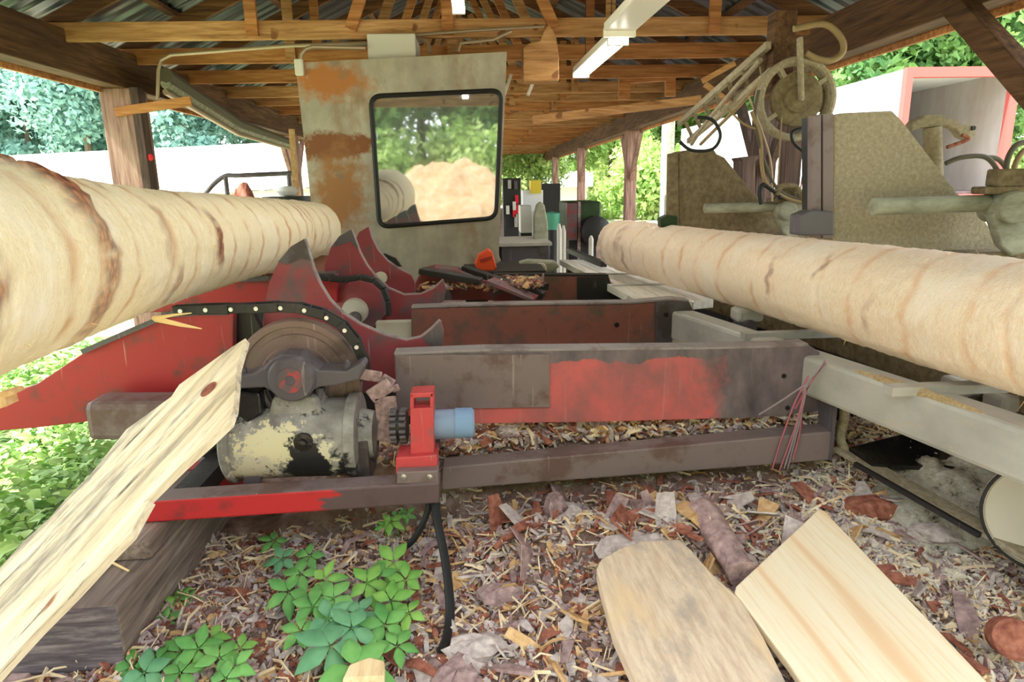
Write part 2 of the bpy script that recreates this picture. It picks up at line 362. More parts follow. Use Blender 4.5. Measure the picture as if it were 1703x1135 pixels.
# ------------------------------------------------------------------ ground
def H(x, y):
    h = .0 + .10*smooth(x, -.6, .3)*smooth(y, 1.2, 2.2)
    h += .30*smooth(y, 2.86, 3.0)*smooth(x, -1.1, -.6)*(1-smooth(x, 1.55, 1.75))*(1-smooth(y, 4.6, 5.2))
    h += .10*math.exp(-((x-1.0)/.45)**2-((y-2.45)/.25)**2)
    h += .08*math.exp(-((x-.4)/.5)**2-((y-2.5)/.2)**2)
    h += .26*math.exp(-((x-2.0)/.45)**2-((y-3.0)/.5)**2)
    near = smooth(6-y, 0, 2)*smooth(3-abs(x), 0, 1)*smooth(y, -1, 0)
    h += near*(.035*fbm((x*3, y*3, 0))+.02*fbm((x*9, y*9, 3)))
    return h
xs = [-90, -60, -40, -25, -15, -10, -7, -5, -4]+[-3.2+.05*i for i in range(129)]+[4, 5, 7, 10, 15, 25, 40, 60, 90]
ys = [-60, -30, -15, -8, -4, -2]+[-.5+.05*i for i in range(131)]+[7, 9, 12, 16, 22, 30, 45, 70, 110]
mb = MB(); nx = len(xs)
mb.add([(x, y, H(x, y)) for y in ys for x in xs], [(j*nx+i, j*nx+i+1, (j+1)*nx+i+1, (j+1)*nx+i) for j in range(len(ys)-1) for i in range(nx-1)], 0, True)
tag(mb.build('floor', 'ground_dirt'), kind='structure')

# loose bark and shavings (nobody could count them)
def scatter(name, n, region, mats, weights, smin, smax, seed, label, zoff=0.0, slim=(.15, .6), tilt=.45, hf=H, long=None):
    rnd = random.Random(seed); mb = MB()
    for i in range(n):
        x, y = region(rnd)
        z = hf(x, y)+zoff+rnd.uniform(0, .018)
        L = rnd.uniform(smin, smax)*(rnd.random()**1.5*1.4+.3); mi = rnd.choices(range(len(mats)), weights)[0]
        W = L*rnd.uniform(*slim)
        if long and mi in long: W = min(L*.09, .005); L *= 1.6
        T = rnd.uniform(.002, .006); a = rnd.uniform(0, 2*PI)
        rot = Matrix.Rotation(a, 3, 'Z') @ Matrix.Rotation(rnd.gauss(0, tilt), 3, 'Y') @ Matrix.Rotation(rnd.gauss(0, tilt), 3, 'X')
        bend = rnd.uniform(-.25, .25)*L; j = lambda: rnd.uniform(.6, 1.1)
        c = Vector((x, y, z))
        vs = []
        for t, b in ((-L/2, 0), (0, bend), (L/2, 0)):
            w = W/2*j()*(.6 if t else 1)
            for dx, dz in ((-w, -T), (w, -T), (w, T), (-w, T)): vs.append(c+rot @ Vector((dx, t, b+dz)))
        fs = [(0,1,2,3),(11,10,9,8)]
        for k in (0, 4): fs += [(k+0,k+4,k+5,k+1),(k+1,k+5,k+6,k+2),(k+2,k+6,k+7,k+3),(k+3,k+7,k+4,k+0)]
        mb.add(vs, fs, mi)
    return tag(mb.build(name, mats), label, 'wood debris', kind='stuff')
def reg_main(r):
    while True:
        y = 1.25+2.6*r.random(); x = -1.6+3.9*r.random()
        if x < -.7 and y > 2.9: continue
        return x, y
scatter('bark_mulch', 34000, reg_main, ['bark_red', 'bark_purple', 'bark_grey', 'chip_tan', 'chip_pale'], [19, 27, 30, 11, 14], .012, .062, 1,
        'loose red and grey bark chips and shavings covering the ground in front', long=(4,))
scatter('bark_strips', 520, lambda r: (r.uniform(-.6, 2.2), r.uniform(1.5, 2.9)), ['bark_red', 'bark_purple', 'chip_tan', 'bark_grey'], [4, 5, 1, 4], .06, .17, 2,
        'longer peeled strips of bark lying over the chips', tilt=.25, slim=(.12, .35))
def reg_slabs(r):
    if r.random() < .6: return (r.gauss(.95, .45), r.gauss(2.5, .16))
    return (r.uniform(-.5, 2.0), r.uniform(1.6, 2.7))
scatter('bark_slabs', 300, reg_slabs, ['bark_purple', 'bark_grey', 'bark_red', 'chip_tan'], [5, 5, 3, 1], .09, .20, 15,
        'curled slabs of bark heaped along the foot of the square tube', tilt=.5, slim=(.25, .6), zoff=.01)
scatter('fine_splinters', 2600, reg_main, ['chip_pale', 'chip_tan'], [4, 1], .03, .09, 16,
        'thin pale wood splinters strewn over the bark', tilt=.3, zoff=.012, long=(0, 1))
scatter('shavings_litter', 2600, lambda r: (r.uniform(-.3, 1.7), r.uniform(2.965, 3.16)), ['bark_red', 'bark_grey', 'chip_tan', 'chip_pale', 'bark_purple'], [3, 5, 2, 2, 4], .02, .08, 5,
        'shredded bark heaped between the long red beam and the square tube', zoff=.03)
scatter('sawdust_litter', 9000, lambda r: (r.gauss(1.6, .34), r.gauss(2.25, .5)), ['sawdust_flake', 'bark_grey', 'chip_pale', 'bark_purple'], [7, 4, 2, 1], .010, .04, 3,
        'pale sawdust and shavings spilled under the grey carriage rail', zoff=.012)

# ------------------------------------------------------------------ shed structure
XL, XR = -3.6, 3.2; ZE = 2.62; YE = 44.0
truss_y = [0.15, 1.4, 2.65, 3.9, 5.1, 6.4, 7.65, 8.95, 10.25, 11.55, 12.85, 14.2, 15.5, 16.8, 18.2, 20, 22, 24, 26, 28, 30, 33, 36, 39, 42]
RZ = lambda x: 4.55-abs(x+.2)*.47     # underside of rafters
mb = MB()
for sgn, xe in ((-1, -4.2), (1, 3.9)):
    x0 = -.2; n = 300; vs = []; fs = []
    for i in range(n+1):
        y = -.3+(YE+.3)*i/n
        wv = .02 if i % 2 else -.0
        vs += [(x0, y, RZ(x0)+.26+wv), (xe, y, RZ(xe)+.26+wv)]
    fs = [(2*i, 2*i+1, 2*i+3, 2*i+2) for i in range(n)]
    mb.add(vs, fs)
o = mb.build('ceiling', 'roof_metal'); s_ = o.modifiers.new('s', 'SOLIDIFY'); s_.thickness = .012
tag(o, kind='structure')
# gap strips of daylight: translucent roof sheets are left as they are; purlins
k = 0
pur = []
for x in (-3.9, -3.1, -2.3, -1.5, -.75, .45, 1.2, 2.0, 2.8, 3.6):
    mb = MB(); mb.bar((x, -.25, RZ(x)+.215), (x, YE-.1, RZ(x)+.215), .09, .04, up=(0,0,1))
    o = mb.build('purlin', 'rafter_wood', origin=(x, -.25, RZ(x)+.2))
    side = 'left' if x < -.2 else 'right'; i_ = {-3.9:'lowest, above the left eave beam', -3.1:'second from the left eave', -2.3:'third from the left eave', -1.5:'fourth from the left eave', -.75:'just left of the ridge', .45:'just right of the ridge', 1.2:'fourth from the right eave', 2.0:'third from the right eave', 2.8:'second from the right eave', 3.6:'lowest, above the right eave beam'}[x]
    tag(o, 'long rough roof purlin under the metal sheets, '+i_, 'purlin', 'purlins under the metal roof')
words = {4: 'nearest roof truss in view, orange board crossing above the grey cab', 5: 'roof truss second from the front, orange board just above the cab roof',
         6: 'roof truss third from the front, crossing just behind the top of the cab', 7: 'roof truss fourth from the front, seen left and right of the cab',
         8: 'roof truss fifth from the front, behind the grey cab', 9: 'roof truss sixth from the front, behind the grey cab'}
rt = random.Random(3)
for i, y in enumerate(truss_y):
    far_ = i > 9
    lab = words.get(i, 'pale roof truss in the receding row far behind the cab' if far_ else 'roof truss overhead in front of the cab')
    t = thing('roof_truss', (0, y, ZE+.25), lab, 'roof truss', 'timber roof trusses')
    cm = rt.choice(['truss_wood', 'truss_wood_orange'])
    zc = 2.97+(.03 if i == 4 else 0)+rt.uniform(-.03, .03)
    x0, x1 = (-2.95, 2.15) if i == 4 else (XL-.1, XR+.1)
    if i < 4: x0, x1 = -3.5, 3.1
    mb = MB(); mb.bar((x0, y, zc), (x1, y, zc+.02), .045, .155); mb.build('bottom_chord', cm, t, bevel=.004)
    for xe in (-4.1, 3.8):
        mb = MB(); mb.bar((-.2, y+.05, RZ(-.2)+.09), (xe, y+.05, RZ(xe)+.09), .045, .15); mb.build('rafter', 'rafter_wood', t)
    for xa, xb in ((-1.9, -1.9), (-1.05, -.4), (.75, .0), (1.5, 1.5), (-.2, -.2)):
        if i in (5,) and xa == 1.5: xa = xb = 2.2
        mb = MB(); mb.bar((xa, y-.046, zc-(.05 if xa == xb else 0)), (xb, y-.046, RZ(xb)+.1), .04, .1, up=(1,0,0)); mb.build('web_board', 'truss_wood_orange' if i % 2 else 'truss_wood', t)
# eave beams
for nm, x, wd, lab in (('eave_beam', XL, 'beam_wood', 'heavy dark eave beam on the left, running over the rough square post'), ('eave_beam', XR, 'beam_wood', 'heavy dark eave beam on the right, above the red and white trailer')):
    t = thing(nm, (x, -.2, ZE), lab, 'beam', 'eave beams of the shed')
    mb = MB(); mb.box((x-.1, -.2, ZE), (x+.1, YE, ZE+.36)); mb.build('timber', wd, t, bevel=.01)
    mb = MB(); sg = -1 if x < 0 else 1; mb.box((x+sg*.13, -.2, ZE-.04), (x+sg*.16, YE, ZE+.06)); mb.build('fascia_board', 'truss_wood_orange', t)
# posts
post_y = [0.9, 7.45, 13.9, 20.4, 27, 33.5, 40]
plab_r = {1: 'dark post on the right, behind the two sawdust-coated knees', 2: 'slim post with two splayed braces between the trees and the log end', 3: 'thin far post on the right against bright foliage', 4: 'far right-hand post beside the dark doorway'}
for side, x in (('left', XL), ('right', XR)):
    for j, y in enumerate(post_y):
        w = .33 if (side == 'left' and j == 1) else .22
        if side == 'left':
            if j == 0: continue
            lab = {1: 'rough square post with red paint mark, behind the left peeled log', 2: 'weathered post left of the cab, beyond the hand rail'}.get(j, 'far left-hand post hidden deep in the shed')
            mt = 'post_wood'
        else:
            lab = plab_r.get(j, 'far post at the right back of the shed' if j else 'near right-hand post carrying the big diagonal brace'); mt = 'post_wood' if j > 1 else 'post_dark'
        t = thing('timber_post', (x, y, 0), lab, 'post', 'posts along the %s side of the shed' % side)
        mb = MB(); mb.box((x-w/2, y-w/2, -.05), (x+w/2, y+w/2, ZE)); mb.build('shaft', mt, t, bevel=.012)
        if side == 'left' and j == 1:
            mb = MB(); mb.box((x+w/2-.01, y-w/2-.03, -.02), (x+w/2+.07, y-w/2+.12, ZE)); mb.build('side_board', 'post_dark', t)
            p = at(250, 262, y-w/2-.012); mb = MB(); mb.lathe(p, (0, -1, 0), [(0, .0), (.002, .035), (.006, .03), (.008, 0)], 14); tag(mb.build('paint_mark', 'red_tape', t), 'round red paint mark')
        for sg in (-1, 1):
            if side == 'left' and j == 1: continue
            mb = MB(); mb.bar((x+.0, y+sg*.10, ZE-.95), (x+.0, y+sg*.80, ZE-.07), .07, .13, up=(0,0,1)); mb.build('brace', mt, t)
# big diagonal brace upper right
def atx(x, y, X): d = ray(x, y); return CAM+d*(X/d.x)
p1 = atx(1590, 5, 3.06); p2 = atx(1760, 195, 3.06); dd = (p2-p1).normalized(); p2 = p1+dd*((1.0-p1.y)/dd.y)
mb = MB(); mb.bar(p1, p2, .12, .14); tag(mb.build('diagonal_brace', 'beam_wood', origin=p1, bevel=.008), 'big dark diagonal brace at the upper right in front of the trailer', 'brace')
# crosswise batten nailed on left post
a = at(192, 187, 7.268); b = at(318, 168, 7.268)
mb = MB(); mb.bar(a, b, .03, .09); tag(mb.build('batten', 'truss_wood_orange', origin=a), 'short orange batten nailed across the rough left post', 'board')
# long trunking along the left eave
t = thing('cable_trunking', (-3.3, 7.6, 2.3), 'long grey pipes sagging along the left eave behind the post', 'pipes')
for k, dz in enumerate((0, .09, .16)):
    A = at(275, 125+k*14, 7.3); B = at(395, 205+k*9, 10.5); C_ = at(490, 240+k*5, 14)
    pts = [A.lerp(B, q/6) for q in range(6)]+[B.lerp(C_, q/4) for q in range(5)]
    mb = MB(); mb.tube(pts, (.075, .05, .03)[k], 8); mb.build('pipe', ('rubber_grey', 'dusty_pipe', 'conduit')[k], t)

# ------------------------------------------------------------------ operator cab
YC = 6.0
cb = at(665, 440, YC); 
def cab_pt(x, y, Y=YC): return at(x, y, Y)
zb = .75
pTL = cab_pt(491, 105); pTR = cab_pt(843, 86); pBL = Vector((cab_pt(523, 360).x-.0, YC, zb)); pBR = Vector((cab_pt(826, 400).x, YC, zb))
cabc = thing('operator_cab', ((pTL.x+pTR.x)/2, YC, zb), 'rusty grey sheet metal operator cab with one large rounded window', 'cab')
# front face with rounded window hole
wc = [cab_pt(616, 160), cab_pt(834, 150), cab_pt(825, 363), cab_pt(631, 378)]   # TL TR BR BL
def rounded(c, r, n=6):
    out = []
    for i in range(4):
        p = c[i]; a = c[i-1]; b = c[(i+1) % 4]; u = (a-p).normalized(); w = (b-p).normalized()
        for k in range(n+1):
            t = k/n; q0 = p+u*r; q1 = p+w*r
            out.append((q0*(1-t)+p*t)*(1-t)+(p*(1-t)+q1*t)*t)
    return out
hole = rounded(wc, .09)
outer = []
oc = [pTL, pTR, pBR, pBL]
per = len(hole)
n = 7
for i in range(4):
    p = oc[i]
    for k in range(n): outer.append(p)
mb = MB(); o_ = []
vs = []; 
for h in hole: vs.append(h)
for q in outer: vs.append(q)
fs = []
for i in range(per):
    j = (i+1) % per
    if (outer[i]-outer[j]).length < 1e-6: fs.append((i, j, per+i))
    else: fs.append((i, j, per+j, per+i))
mb.add(vs, fs)
# back copy for thickness
back = [v+Vector((0, .05, 0)) for v in vs]; mb.add(back, [tuple(reversed(f)) for f in fs])
for i in range(per):
    j = (i+1) % per; mb.add([hole[i], hole[j], hole[j]+Vector((0,.05,0)), hole[i]+Vector((0,.05,0))], [(0,1,2,3)])
mb.build('front_panel', 'cab_sheet', cabc)
D = 1.5
mb = MB()
for a, b in ((pTL, pBL), (pTR, pBR)):
    s = Vector((.04 if a is pTL else -.04, 0, 0))
    e_ = Vector((0, .05, 0)); mb.prism([a+e_, b+e_, b+Vector((0, D, 0)), a+Vector((0, D, 0))], s)
mb.prism([pTL+e_, pTR+e_, pTR+Vector((0, D, 0)), pTL+Vector((0, D, 0))], (0, 0, -.03))
mb.prism([pBL+e_, pBR+e_, pBR+Vector((0, D, 0)), pBL+Vector((0, D, 0))], (0, 0, .03))
mb.prism([pTL+Vector((0, D, 0)), pTR+Vector((0, D, 0)), pBR+Vector((0, D, 0)), pBL+Vector((0, D, 0))], (0, .03, 0))
mb.build('shell', 'cab_sheet', cabc)
for lx in (pBL.x+.1, pBR.x-.3):
    for ly in (YC+.15, YC+1.1):
        mb = MB(); mb.box((lx, ly, 0), (lx+.2, ly+.2, zb)); mb.build('leg', 'black_steel', cabc)
mb = MB(); hp = hole+[hole[0]]; mb.tube([p+Vector((0, -.005, 0)) for p in hp], .018, 8, cap=False); gk = mb.build('window_gasket', 'black_gasket', cabc)
mb = MB(); mb.prism([p+Vector((0, .02, 0)) for p in hole], (0, .008, 0)); mb.build('window_pane', 'window_glass', cabc)
mb = MB(); q = at(499, 112, YC); mb.box((q.x-.035, YC-.05, q.z-.07), (q.x+.035, YC-.002, q.z+.06)); tag(mb.build('conduit_fitting', 'off_white', cabc, bevel=.01), 'pale conduit fitting at the cab corner')
mb = MB(); q = at(510, 85, YC); mb.tube([at(499, 102, YC-.03), at(501, 90, YC-.03), at(508, 82, YC-.02), at(520, 78, YC), at(607, 80, YC+.1)], .018, 8); mb.build('conduit_pipe', 'conduit', cabc)
mb = MB(); a = at(612, 93, YC+.15); b = at(690, 55, YC+.15); mb.box((a.x, YC+.15, pTL.z+.0), (b.x, YC+.65, b.z)); tag(mb.build('roof_box', 'off_white', cabc, bevel=.01), 'pale grey electrical box on the cab roof')
# seat and console inside
x, y, z = (pBL.x+pBR.x)/2-.15, YC+.8, zb
mb = MB(); mb.box((x-.25, y-.25, z+.4), (x+.25, y+.22, z+.52)); seat = mb.build('seat', 'dark_seat', cabc, bevel=.04)
mb = MB(); mb.box((x-.24, y+.2, z+.5), (x+.24, y+.32, z+1.15)); sub('backrest', mb, 'dark_seat', seat)
mb = MB(); mb.cyl((x, y, z), (x, y, z+.4), .05); sub('pedestal', mb, 'black_steel', seat)
# conduits over the cab and hood pieces
t = thing('electrical_conduit', at(262, 105, 7.2), 'thin bent conduit from the left post across to the cab roof box', 'conduit')
mb = MB(); mb.tube([at(262, 165, 7.2), at(263, 118, 7.2), at(268, 100, 7.2), at(285, 91, 7.1), at(400, 82, 6.8), at(480, 76, 6.6), at(610, 72, 6.4)], .017, 8); mb.build('pipe', 'conduit', t)
mb = MB(); mb.tube([at(690, 62, 6.3), at(712, 68, 6.25), at(716, 88, 6.2)], .015, 8); tag(mb.build('flexible_conduit', 'conduit', origin=at(716, 88, 6.2)), 'short bent conduit beside the box on the cab roof', 'conduit')
mb = MB(); mb.tube([at(690, 58, 6.3), at(800, 50, 6.3), at(905, 44, 6.3)], .013, 8); tag(mb.build('conduit_run', 'conduit', origin=at(690, 58, 6.3)), 'thin straight conduit to the right of the cab roof box', 'conduit')
mb = MB(); mb.tube([at(762, 86, 6.2), at(766, 72, 6.2), at(820, 66, 6.2), at(850, 52, 6.2)], .015, 8); tag(mb.build('bent_conduit', 'conduit', origin=at(762, 86, 6.2)), 'kinked conduit rising from the right side of the cab roof', 'conduit')
# folded cloth/wood block hung on beam to the right of the cab
P, off = plate([(870,135),(870,78),(880,72),(898,68),(905,50),(912,42),(918,46),(925,60),(930,98),(930,135)], 6.28, .2)
mb = MB(); mb.prism(P, off); tag(mb.build('wooden_bracket', 'truss_wood', origin=P[0], bevel=.01), 'orange shaped wooden bracket on the beam right of the cab', 'bracket')
P, off = plate([(1030,165),(1030,122),(1124,116),(1124,160),(1108,160),(1108,134),(1048,138),(1048,165)], 9.1, .08)
mb = MB(); mb.prism(P, off); tag(mb.build('wooden_hanger', 'truss_wood_orange', origin=P[1]), 'small square orange wooden frame hanging from the roof trusses', 'frame')
a = at(886, 200, 7.5); b = at(1165, 166, 7.6)
mb = MB(); mb.bar(a, b, .05, .09); tag(mb.build('loose_board', 'truss_wood', origin=a), 'pale tapered board hanging below the trusses right of the cab', 'board')
for k, (xa, ya, xb, yb) in enumerate(((850,125,838,160), (893,122,878,158))):
    mb = MB(); mb.bar(at(xa, ya, 6.7), at(xb, yb, 6.7), .10, .03); tag(mb.build('short_strut', 'stacked_board', origin=at(xa, ya, 6.7)), ('pale short slanted strut touching the right edge of the cab', 'pale short slanted strut, second one right of the cab')[k], 'strut')

# ------------------------------------------------------------------ lamps
def fixture(p0, p1, w, lit, label):
    p0 = Vector(p0); p1 = Vector(p1)
    t = thing('fluorescent_lamp', (p0+p1)/2, label, 'lamp', 'fluorescent ceiling lamps')
    mb = MB(); mb.bar(p0+Vector((0,0,.05)), p1+Vector((0,0,.05)), w, .06); mb.build('housing', 'lamp_white', t, bevel=.008)
    if lit:
        mb = MB()
        for s in (-w*.25, w*.25):
            mb = MB(); mb.cyl(p0+Vector((s, .03, .0)), p1+Vector((s, -.03, .0)), .017, 12); mb.build('tube', 'tube_glow', t)
    for q in (p0, p1):
        mb = MB(); mb.box(q+Vector((-w/2, -.02, -.02)), q+Vector((w/2, .02, .04))); mb.build('end_cap', 'lamp_white', t)
    zt = 2.93
    for q in (.15, .85):
        c = p0.lerp(p1, q); mb = MB(); mb.tube([c+Vector((0,0,.08)), Vector((c.x, c.y, 3.6))], .004, 5); mb.build('hanger_wire', 'black_steel', t)
a = at(966, 126, 6.9); b = at(1018, 72, 5.5); 
zz = a.z
fixture((a.x, 6.9, zz), (a.x+.04, 5.35, zz), .16, True, 'lit fluorescent lamp, far one of the pair right of the cab')
fixture((a.x+.04, 5.30, zz+.05), (a.x+.1, 2.9, zz+.05), .24, False, 'unlit white fluorescent lamp nearest the camera, right of the cab')
c_ = at(763, 18, 4.9)
fixture((c_.x, 4.9, c_.z), (c_.x-.02, 2.6, c_.z), .085, True, 'lit fluorescent lamp at the top edge above the cab')
fixture((c_.x+.0, 16, 2.75), (c_.x, 14, 2.75), .16, True, 'small lit lamp far away under the roof beyond the cab')

# ------------------------------------------------------------------ logs
def make_log(name, near, far, r0, r1, mat, label, bands, rings, seed, bumps=(), ncirc=90, nlen=520, flare=0):
    near = Vector(near); far = Vector(far); ax = far-near; L = ax.length
    rnd = random.Random(seed)
    q = Vector((0, 1, 0)).rotation_difference(ax)
    t = thing(name, near+Vector((0, 0, -r0)), label, 'log')
    vs = []; bark = []; ring = []
    for i in range(nlen+1):
        s = i/nlen; y = s*L
        for j in range(ncirc):
            a = 2*PI*j/ncirc
            cx, cz = math.cos(a), math.sin(a)
            r = r0+(r1-r0)*s+flare*max(0, 1-s/.5)**1.6
            rg = 0
            for (p, w, d) in rings:
                yy = y+.03*fbm((cx*1.3, cz*1.3, p*7))+.015*math.sin(a*2+p*5)
                g = math.exp(-((yy-p)/w)**2)*max(0, .5+.9*fbm((cx*2+p, cz*2, y*3)))
                rg = max(rg, g); r -= d*math.exp(-((yy-p)/w)**2)
            bk = 0
            for (p, w, ac, aw, st, hgt) in bands:
                da = abs((a-ac+PI) % (2*PI)-PI)
                yy = y+.05*fbm((cx*2.2, cz*2.2, p*3.1), 3)
                g = math.exp(-((yy-p)/w)**4)*math.exp(-(da/aw)**4)
                g *= max(0, min(1, 1.1+1.3*fbm((cx*5, cz*5, y*8+p))))
                bk = max(bk, g*st); r += hgt*g
            for (p, w, h) in bumps:
                r += h*math.exp(-((y-p)/w)**2)
            r += .007*fbm((cx*2, cz*2, y*1.5))+.004*fbm((cx*6, cz*6, y*14), 3)+.0008*math.sin(y*120+3*fbm((cx*2, cz*2, y*2)))
            rr = r
            vs.append(Vector((cx*rr, y, cz*rr))); bark.append(min(1, bk)); ring.append(min(1, rg))
    n = ncirc
    fs = [(i*n+j, (i+1)*n+j, (i+1)*n+(j+1) % n, i*n+(j+1) % n) for i in range(nlen) for j in range(n)]
    me = bpy.data.meshes.new('trunk')
    vs2 = vs+[Vector((0, 0, 0)), Vector((0, L, 0))]; c0 = len(vs); c1 = c0+1
    fs += [(c0, j, (j+1) % n) for j in range(n)]+[(c1, nlen*n+(j+1) % n, nlen*n+j) for j in range(n)]
    me.from_pydata([v for v in vs2], [], fs); me.materials.append(M[mat])
    me.polygons.foreach_set('use_smooth', [True]*len(fs))
    for nm_, dat in (('bark', bark), ('ring', ring)):
        at_ = me.attributes.new(nm_, 'FLOAT', 'POINT'); at_.data.foreach_set('value', dat+[0, 0])
    o = bpy.data.objects.new('trunk', me); COL.objects.link(o); o.parent = t
    o.location = (0, 0, r0); o.rotation_mode = 'QUATERNION'; o.rotation_quaternion = q
    mb = MB()
    for k in range(900):
        a = rnd.uniform(0, 2*PI); y = rnd.uniform(0, L); s = y/L; r = (r0+(r1-r0)*s+flare*max(0, 1-s/.5)**1.6)*.985
        nrm = Vector((math.cos(a), 0, math.sin(a))); tn = Vector((-math.sin(a), 0, math.cos(a)))*rnd.choice((-1, 1))
        d = (nrm*rnd.uniform(.25, 1)+tn*rnd.uniform(.2, 1)+Vector((0, rnd.uniform(-.8, .8), 0))).normalized()
        ln = rnd.uniform(.006, .026)*((3.2 if math.sin(a) < -.3 else 1.6) if rnd.random() < .07 else 1); w = rnd.uniform(.0015, .004)
        p = nrm*r+Vector((0, y, 0)); p0 = p-d*.004
        sd = d.cross(nrm).normalized() if d.cross(nrm).length > .01 else Vector((0, 1, 0))
        mb.add([p0-sd*w, p0+sd*w, p0+nrm.cross(sd)*w, p0+d*ln], [(0,1,2),(0,1,3),(1,2,3),(2,0,3)])
    so = mb.build('splinters', 'splinter', None); so.parent = t; so.location = (0, 0, r0); so.rotation_mode = 'QUATERNION'; so.rotation_quaternion = q
    so['kind'] = 'stuff'
    return t, near, q, L
Lm = at(300, 407, 3.2); Lf = at(522, 382, 5.55)
dirL = (Lf-Lm).normalized(); Ln = Lm-dirL*2.75
# angle convention: 0 = +x (towards right), pi/2 = up
lr = random.Random(4)
ringsL = [(p+lr.uniform(-.05, .05), lr.uniform(.012, .03), lr.uniform(.002, .006)) for p in [1.0+.22*i for i in range(18)]]
bandsL = [(1.10, .07, .0, 1.1, .8, .003), (1.62, .065, 1.15, .85, 1.0, .032), (1.66, .055, -.1, 1.1, .75, .004), (2.13, .035, .3, .6, .35, .003), (2.2, .03, -.6, .4, .6, .004),
          (2.62, .035, .1, .55, .95, .006), (1.95, .02, 1.3, .3, .6, .004), (2.55, .02, 1.2, .5, .5, .002), (4.2, .02, .6, .6, .5, 0), (4.7, .02, 0, .7, .4, 0)]
LOGL = make_log('peeled_log', Ln, Lf, .268, .222, 'peeled_log_cream', 'large cream peeled log on the left with rings of leftover bark', bandsL, ringsL, 11, flare=.17)
Rf = at(1030, 407, 5.95); Rm = at(1330, 468, 3.45)
dirR = (Rf-Rm).normalized(); Rn = Rf-dirR*5.2
ringsR = [(p+lr.uniform(-.07, .07), lr.uniform(.010, .022), lr.uniform(.002, .005)) for p in [1.2+.27*i for i in range(15)]]
bandsR = [(2.62, .02, PI*.95, .5, .6, .0), (2.28, .015, PI*.8, .3, .6, 0), (1.9, .02, PI*1.05, .35, .35, 0), (4.75, .07, PI*.85, .55, .35, .006), (4.62, .03, PI*1.1, .6, .5, .0), (5.12, .08, PI, 1.0, .35, .0)]
LOGR = make_log('peeled_log', Rn, Rf, .245, .215, 'peeled_log_pink', 'long pinkish peeled log on the right lying on the sawmill carriage', bandsR, ringsR, 12, bumps=((5.0, .06, .012), (4.75, .05, .012)))

# big splinter at left log underside
for k, (pts, rs) in enumerate((([at(258, 530, 2.5), at(300, 540, 2.45), at(335, 547, 2.4)], [.012, .008, .002]), ([at(255, 530, 2.5), at(290, 524, 2.45), at(318, 521, 2.4)], [.008, .005, .002]))):
    mb = MB(); mb.tube(pts, rs, 5); tag(mb.build('wood_splinter', 'splinter', origin=pts[0]), ('long pale splinter sticking out under the left log', 'shorter upper splinter under the left log')[k], 'splinter')

# ------------------------------------------------------------------ log deck (red)
# left ramp arm
Y0 = 3.0
t = thing('deck_ramp_arm', at(200, 640, Y0), 'big red ramp arm curving down to the left under the cream log', 'steel arm')
P, off = plate([(-160,700),(-60,690),(0,660),(60,640),(150,580),(230,545),(300,522),(388,518),(388,640),(340,655),(160,700),(60,712),(-160,730)], Y0, .05)
mb = MB(); mb.prism(P, off); mb.build('web_plate', 'red_paint', t, bevel=.004)
mb = MB(); top = [(150,580),(230,545),(290,520),(340,516),(388,516)]
for i in range(len(top)-1): mb.bar(at(*top[i], Y0+.05), at(*top[i+1], Y0+.05), .14, .022)
mb.build('top_rail', 'dark_steel', t)
# rear left arm
t = thing('deck_ramp_arm', at(330, 490, 4.2), 'second red ramp arm in the shade behind the first, under the cream log', 'steel arm')
P, off = plate([(250,500),(300,482),(340,468),(420,458),(520,456),(560,458),(560,505),(250,520)], 4.2, .06)
mb = MB(); mb.prism(P, off); mb.build('web_plate', 'red_paint', t, bevel=.004)
mb = MB(); mb.bar(at(340, 466, 4.23), at(560, 456, 4.23), .12, .03); mb.build('top_rail', 'dark_steel', t)
t = thing('deck_ramp_arm', at(500, 440, 5.25), 'third red ramp arm, farthest, right below the log end', 'steel arm')
P, off = plate([(400,445),(470,428),(560,425),(600,430),(600,465),(400,465)], 5.25, .05)
mb = MB(); mb.prism(P, off); mb.build('web_plate', 'red_brown', t, bevel=.004)
for o_, x, Y in ((bpy.data.objects['deck_ramp_arm.001'], 430, 4.23), (bpy.data.objects['deck_ramp_arm.002'], 540, 5.28)):
    c = at(x, 470, Y); mb = MB(); mb.box((c.x-.04, Y-.02, -.02), (c.x+.04, Y+.06, c.z)); mb.build('leg', 'black_steel', o_)
# shaft / rounded box tube behind the board
t = thing('steel_box_beam', at(170, 690, 2.95), 'brown rounded box beam under the red ramp arm', 'beam')
A = at(160, 692, 2.85); B = at(395, 690, 2.85)
mb = MB(); mb.bar(A, B, .18, .175); mb.build('tube', 'purple_steel', t, bevel=.03)
# dark understructure
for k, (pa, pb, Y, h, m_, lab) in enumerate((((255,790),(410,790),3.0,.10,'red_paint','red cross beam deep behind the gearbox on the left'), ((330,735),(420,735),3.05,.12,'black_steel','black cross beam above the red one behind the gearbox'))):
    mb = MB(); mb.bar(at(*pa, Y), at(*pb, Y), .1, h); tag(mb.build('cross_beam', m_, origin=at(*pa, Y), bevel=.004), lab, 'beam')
mb = MB(); mb.prism([at(x, y, 3.06) for x, y in [(386,512),(416,512),(440,560),(440,650),(386,650)]], (0, .04, 0)); tag(mb.build('shade_plate', 'black_steel', origin=at(400, 650, 3.06)), 'black plate added as shade between the red ramp arm and the sprocket disc', 'shade plate')  # added black plate, makes the gap beside the sprocket read as shade
mb = MB(); mb.box((-1.0, 3.42, .12), (-.35, 3.5, .80)); tag(mb.build('rear_shade_plate', 'black_steel', origin=(-1.0, 3.42, .12)), 'black plate added as shade behind the gearbox', 'shade plate')  # black plate added to stand for the shade behind the gearbox

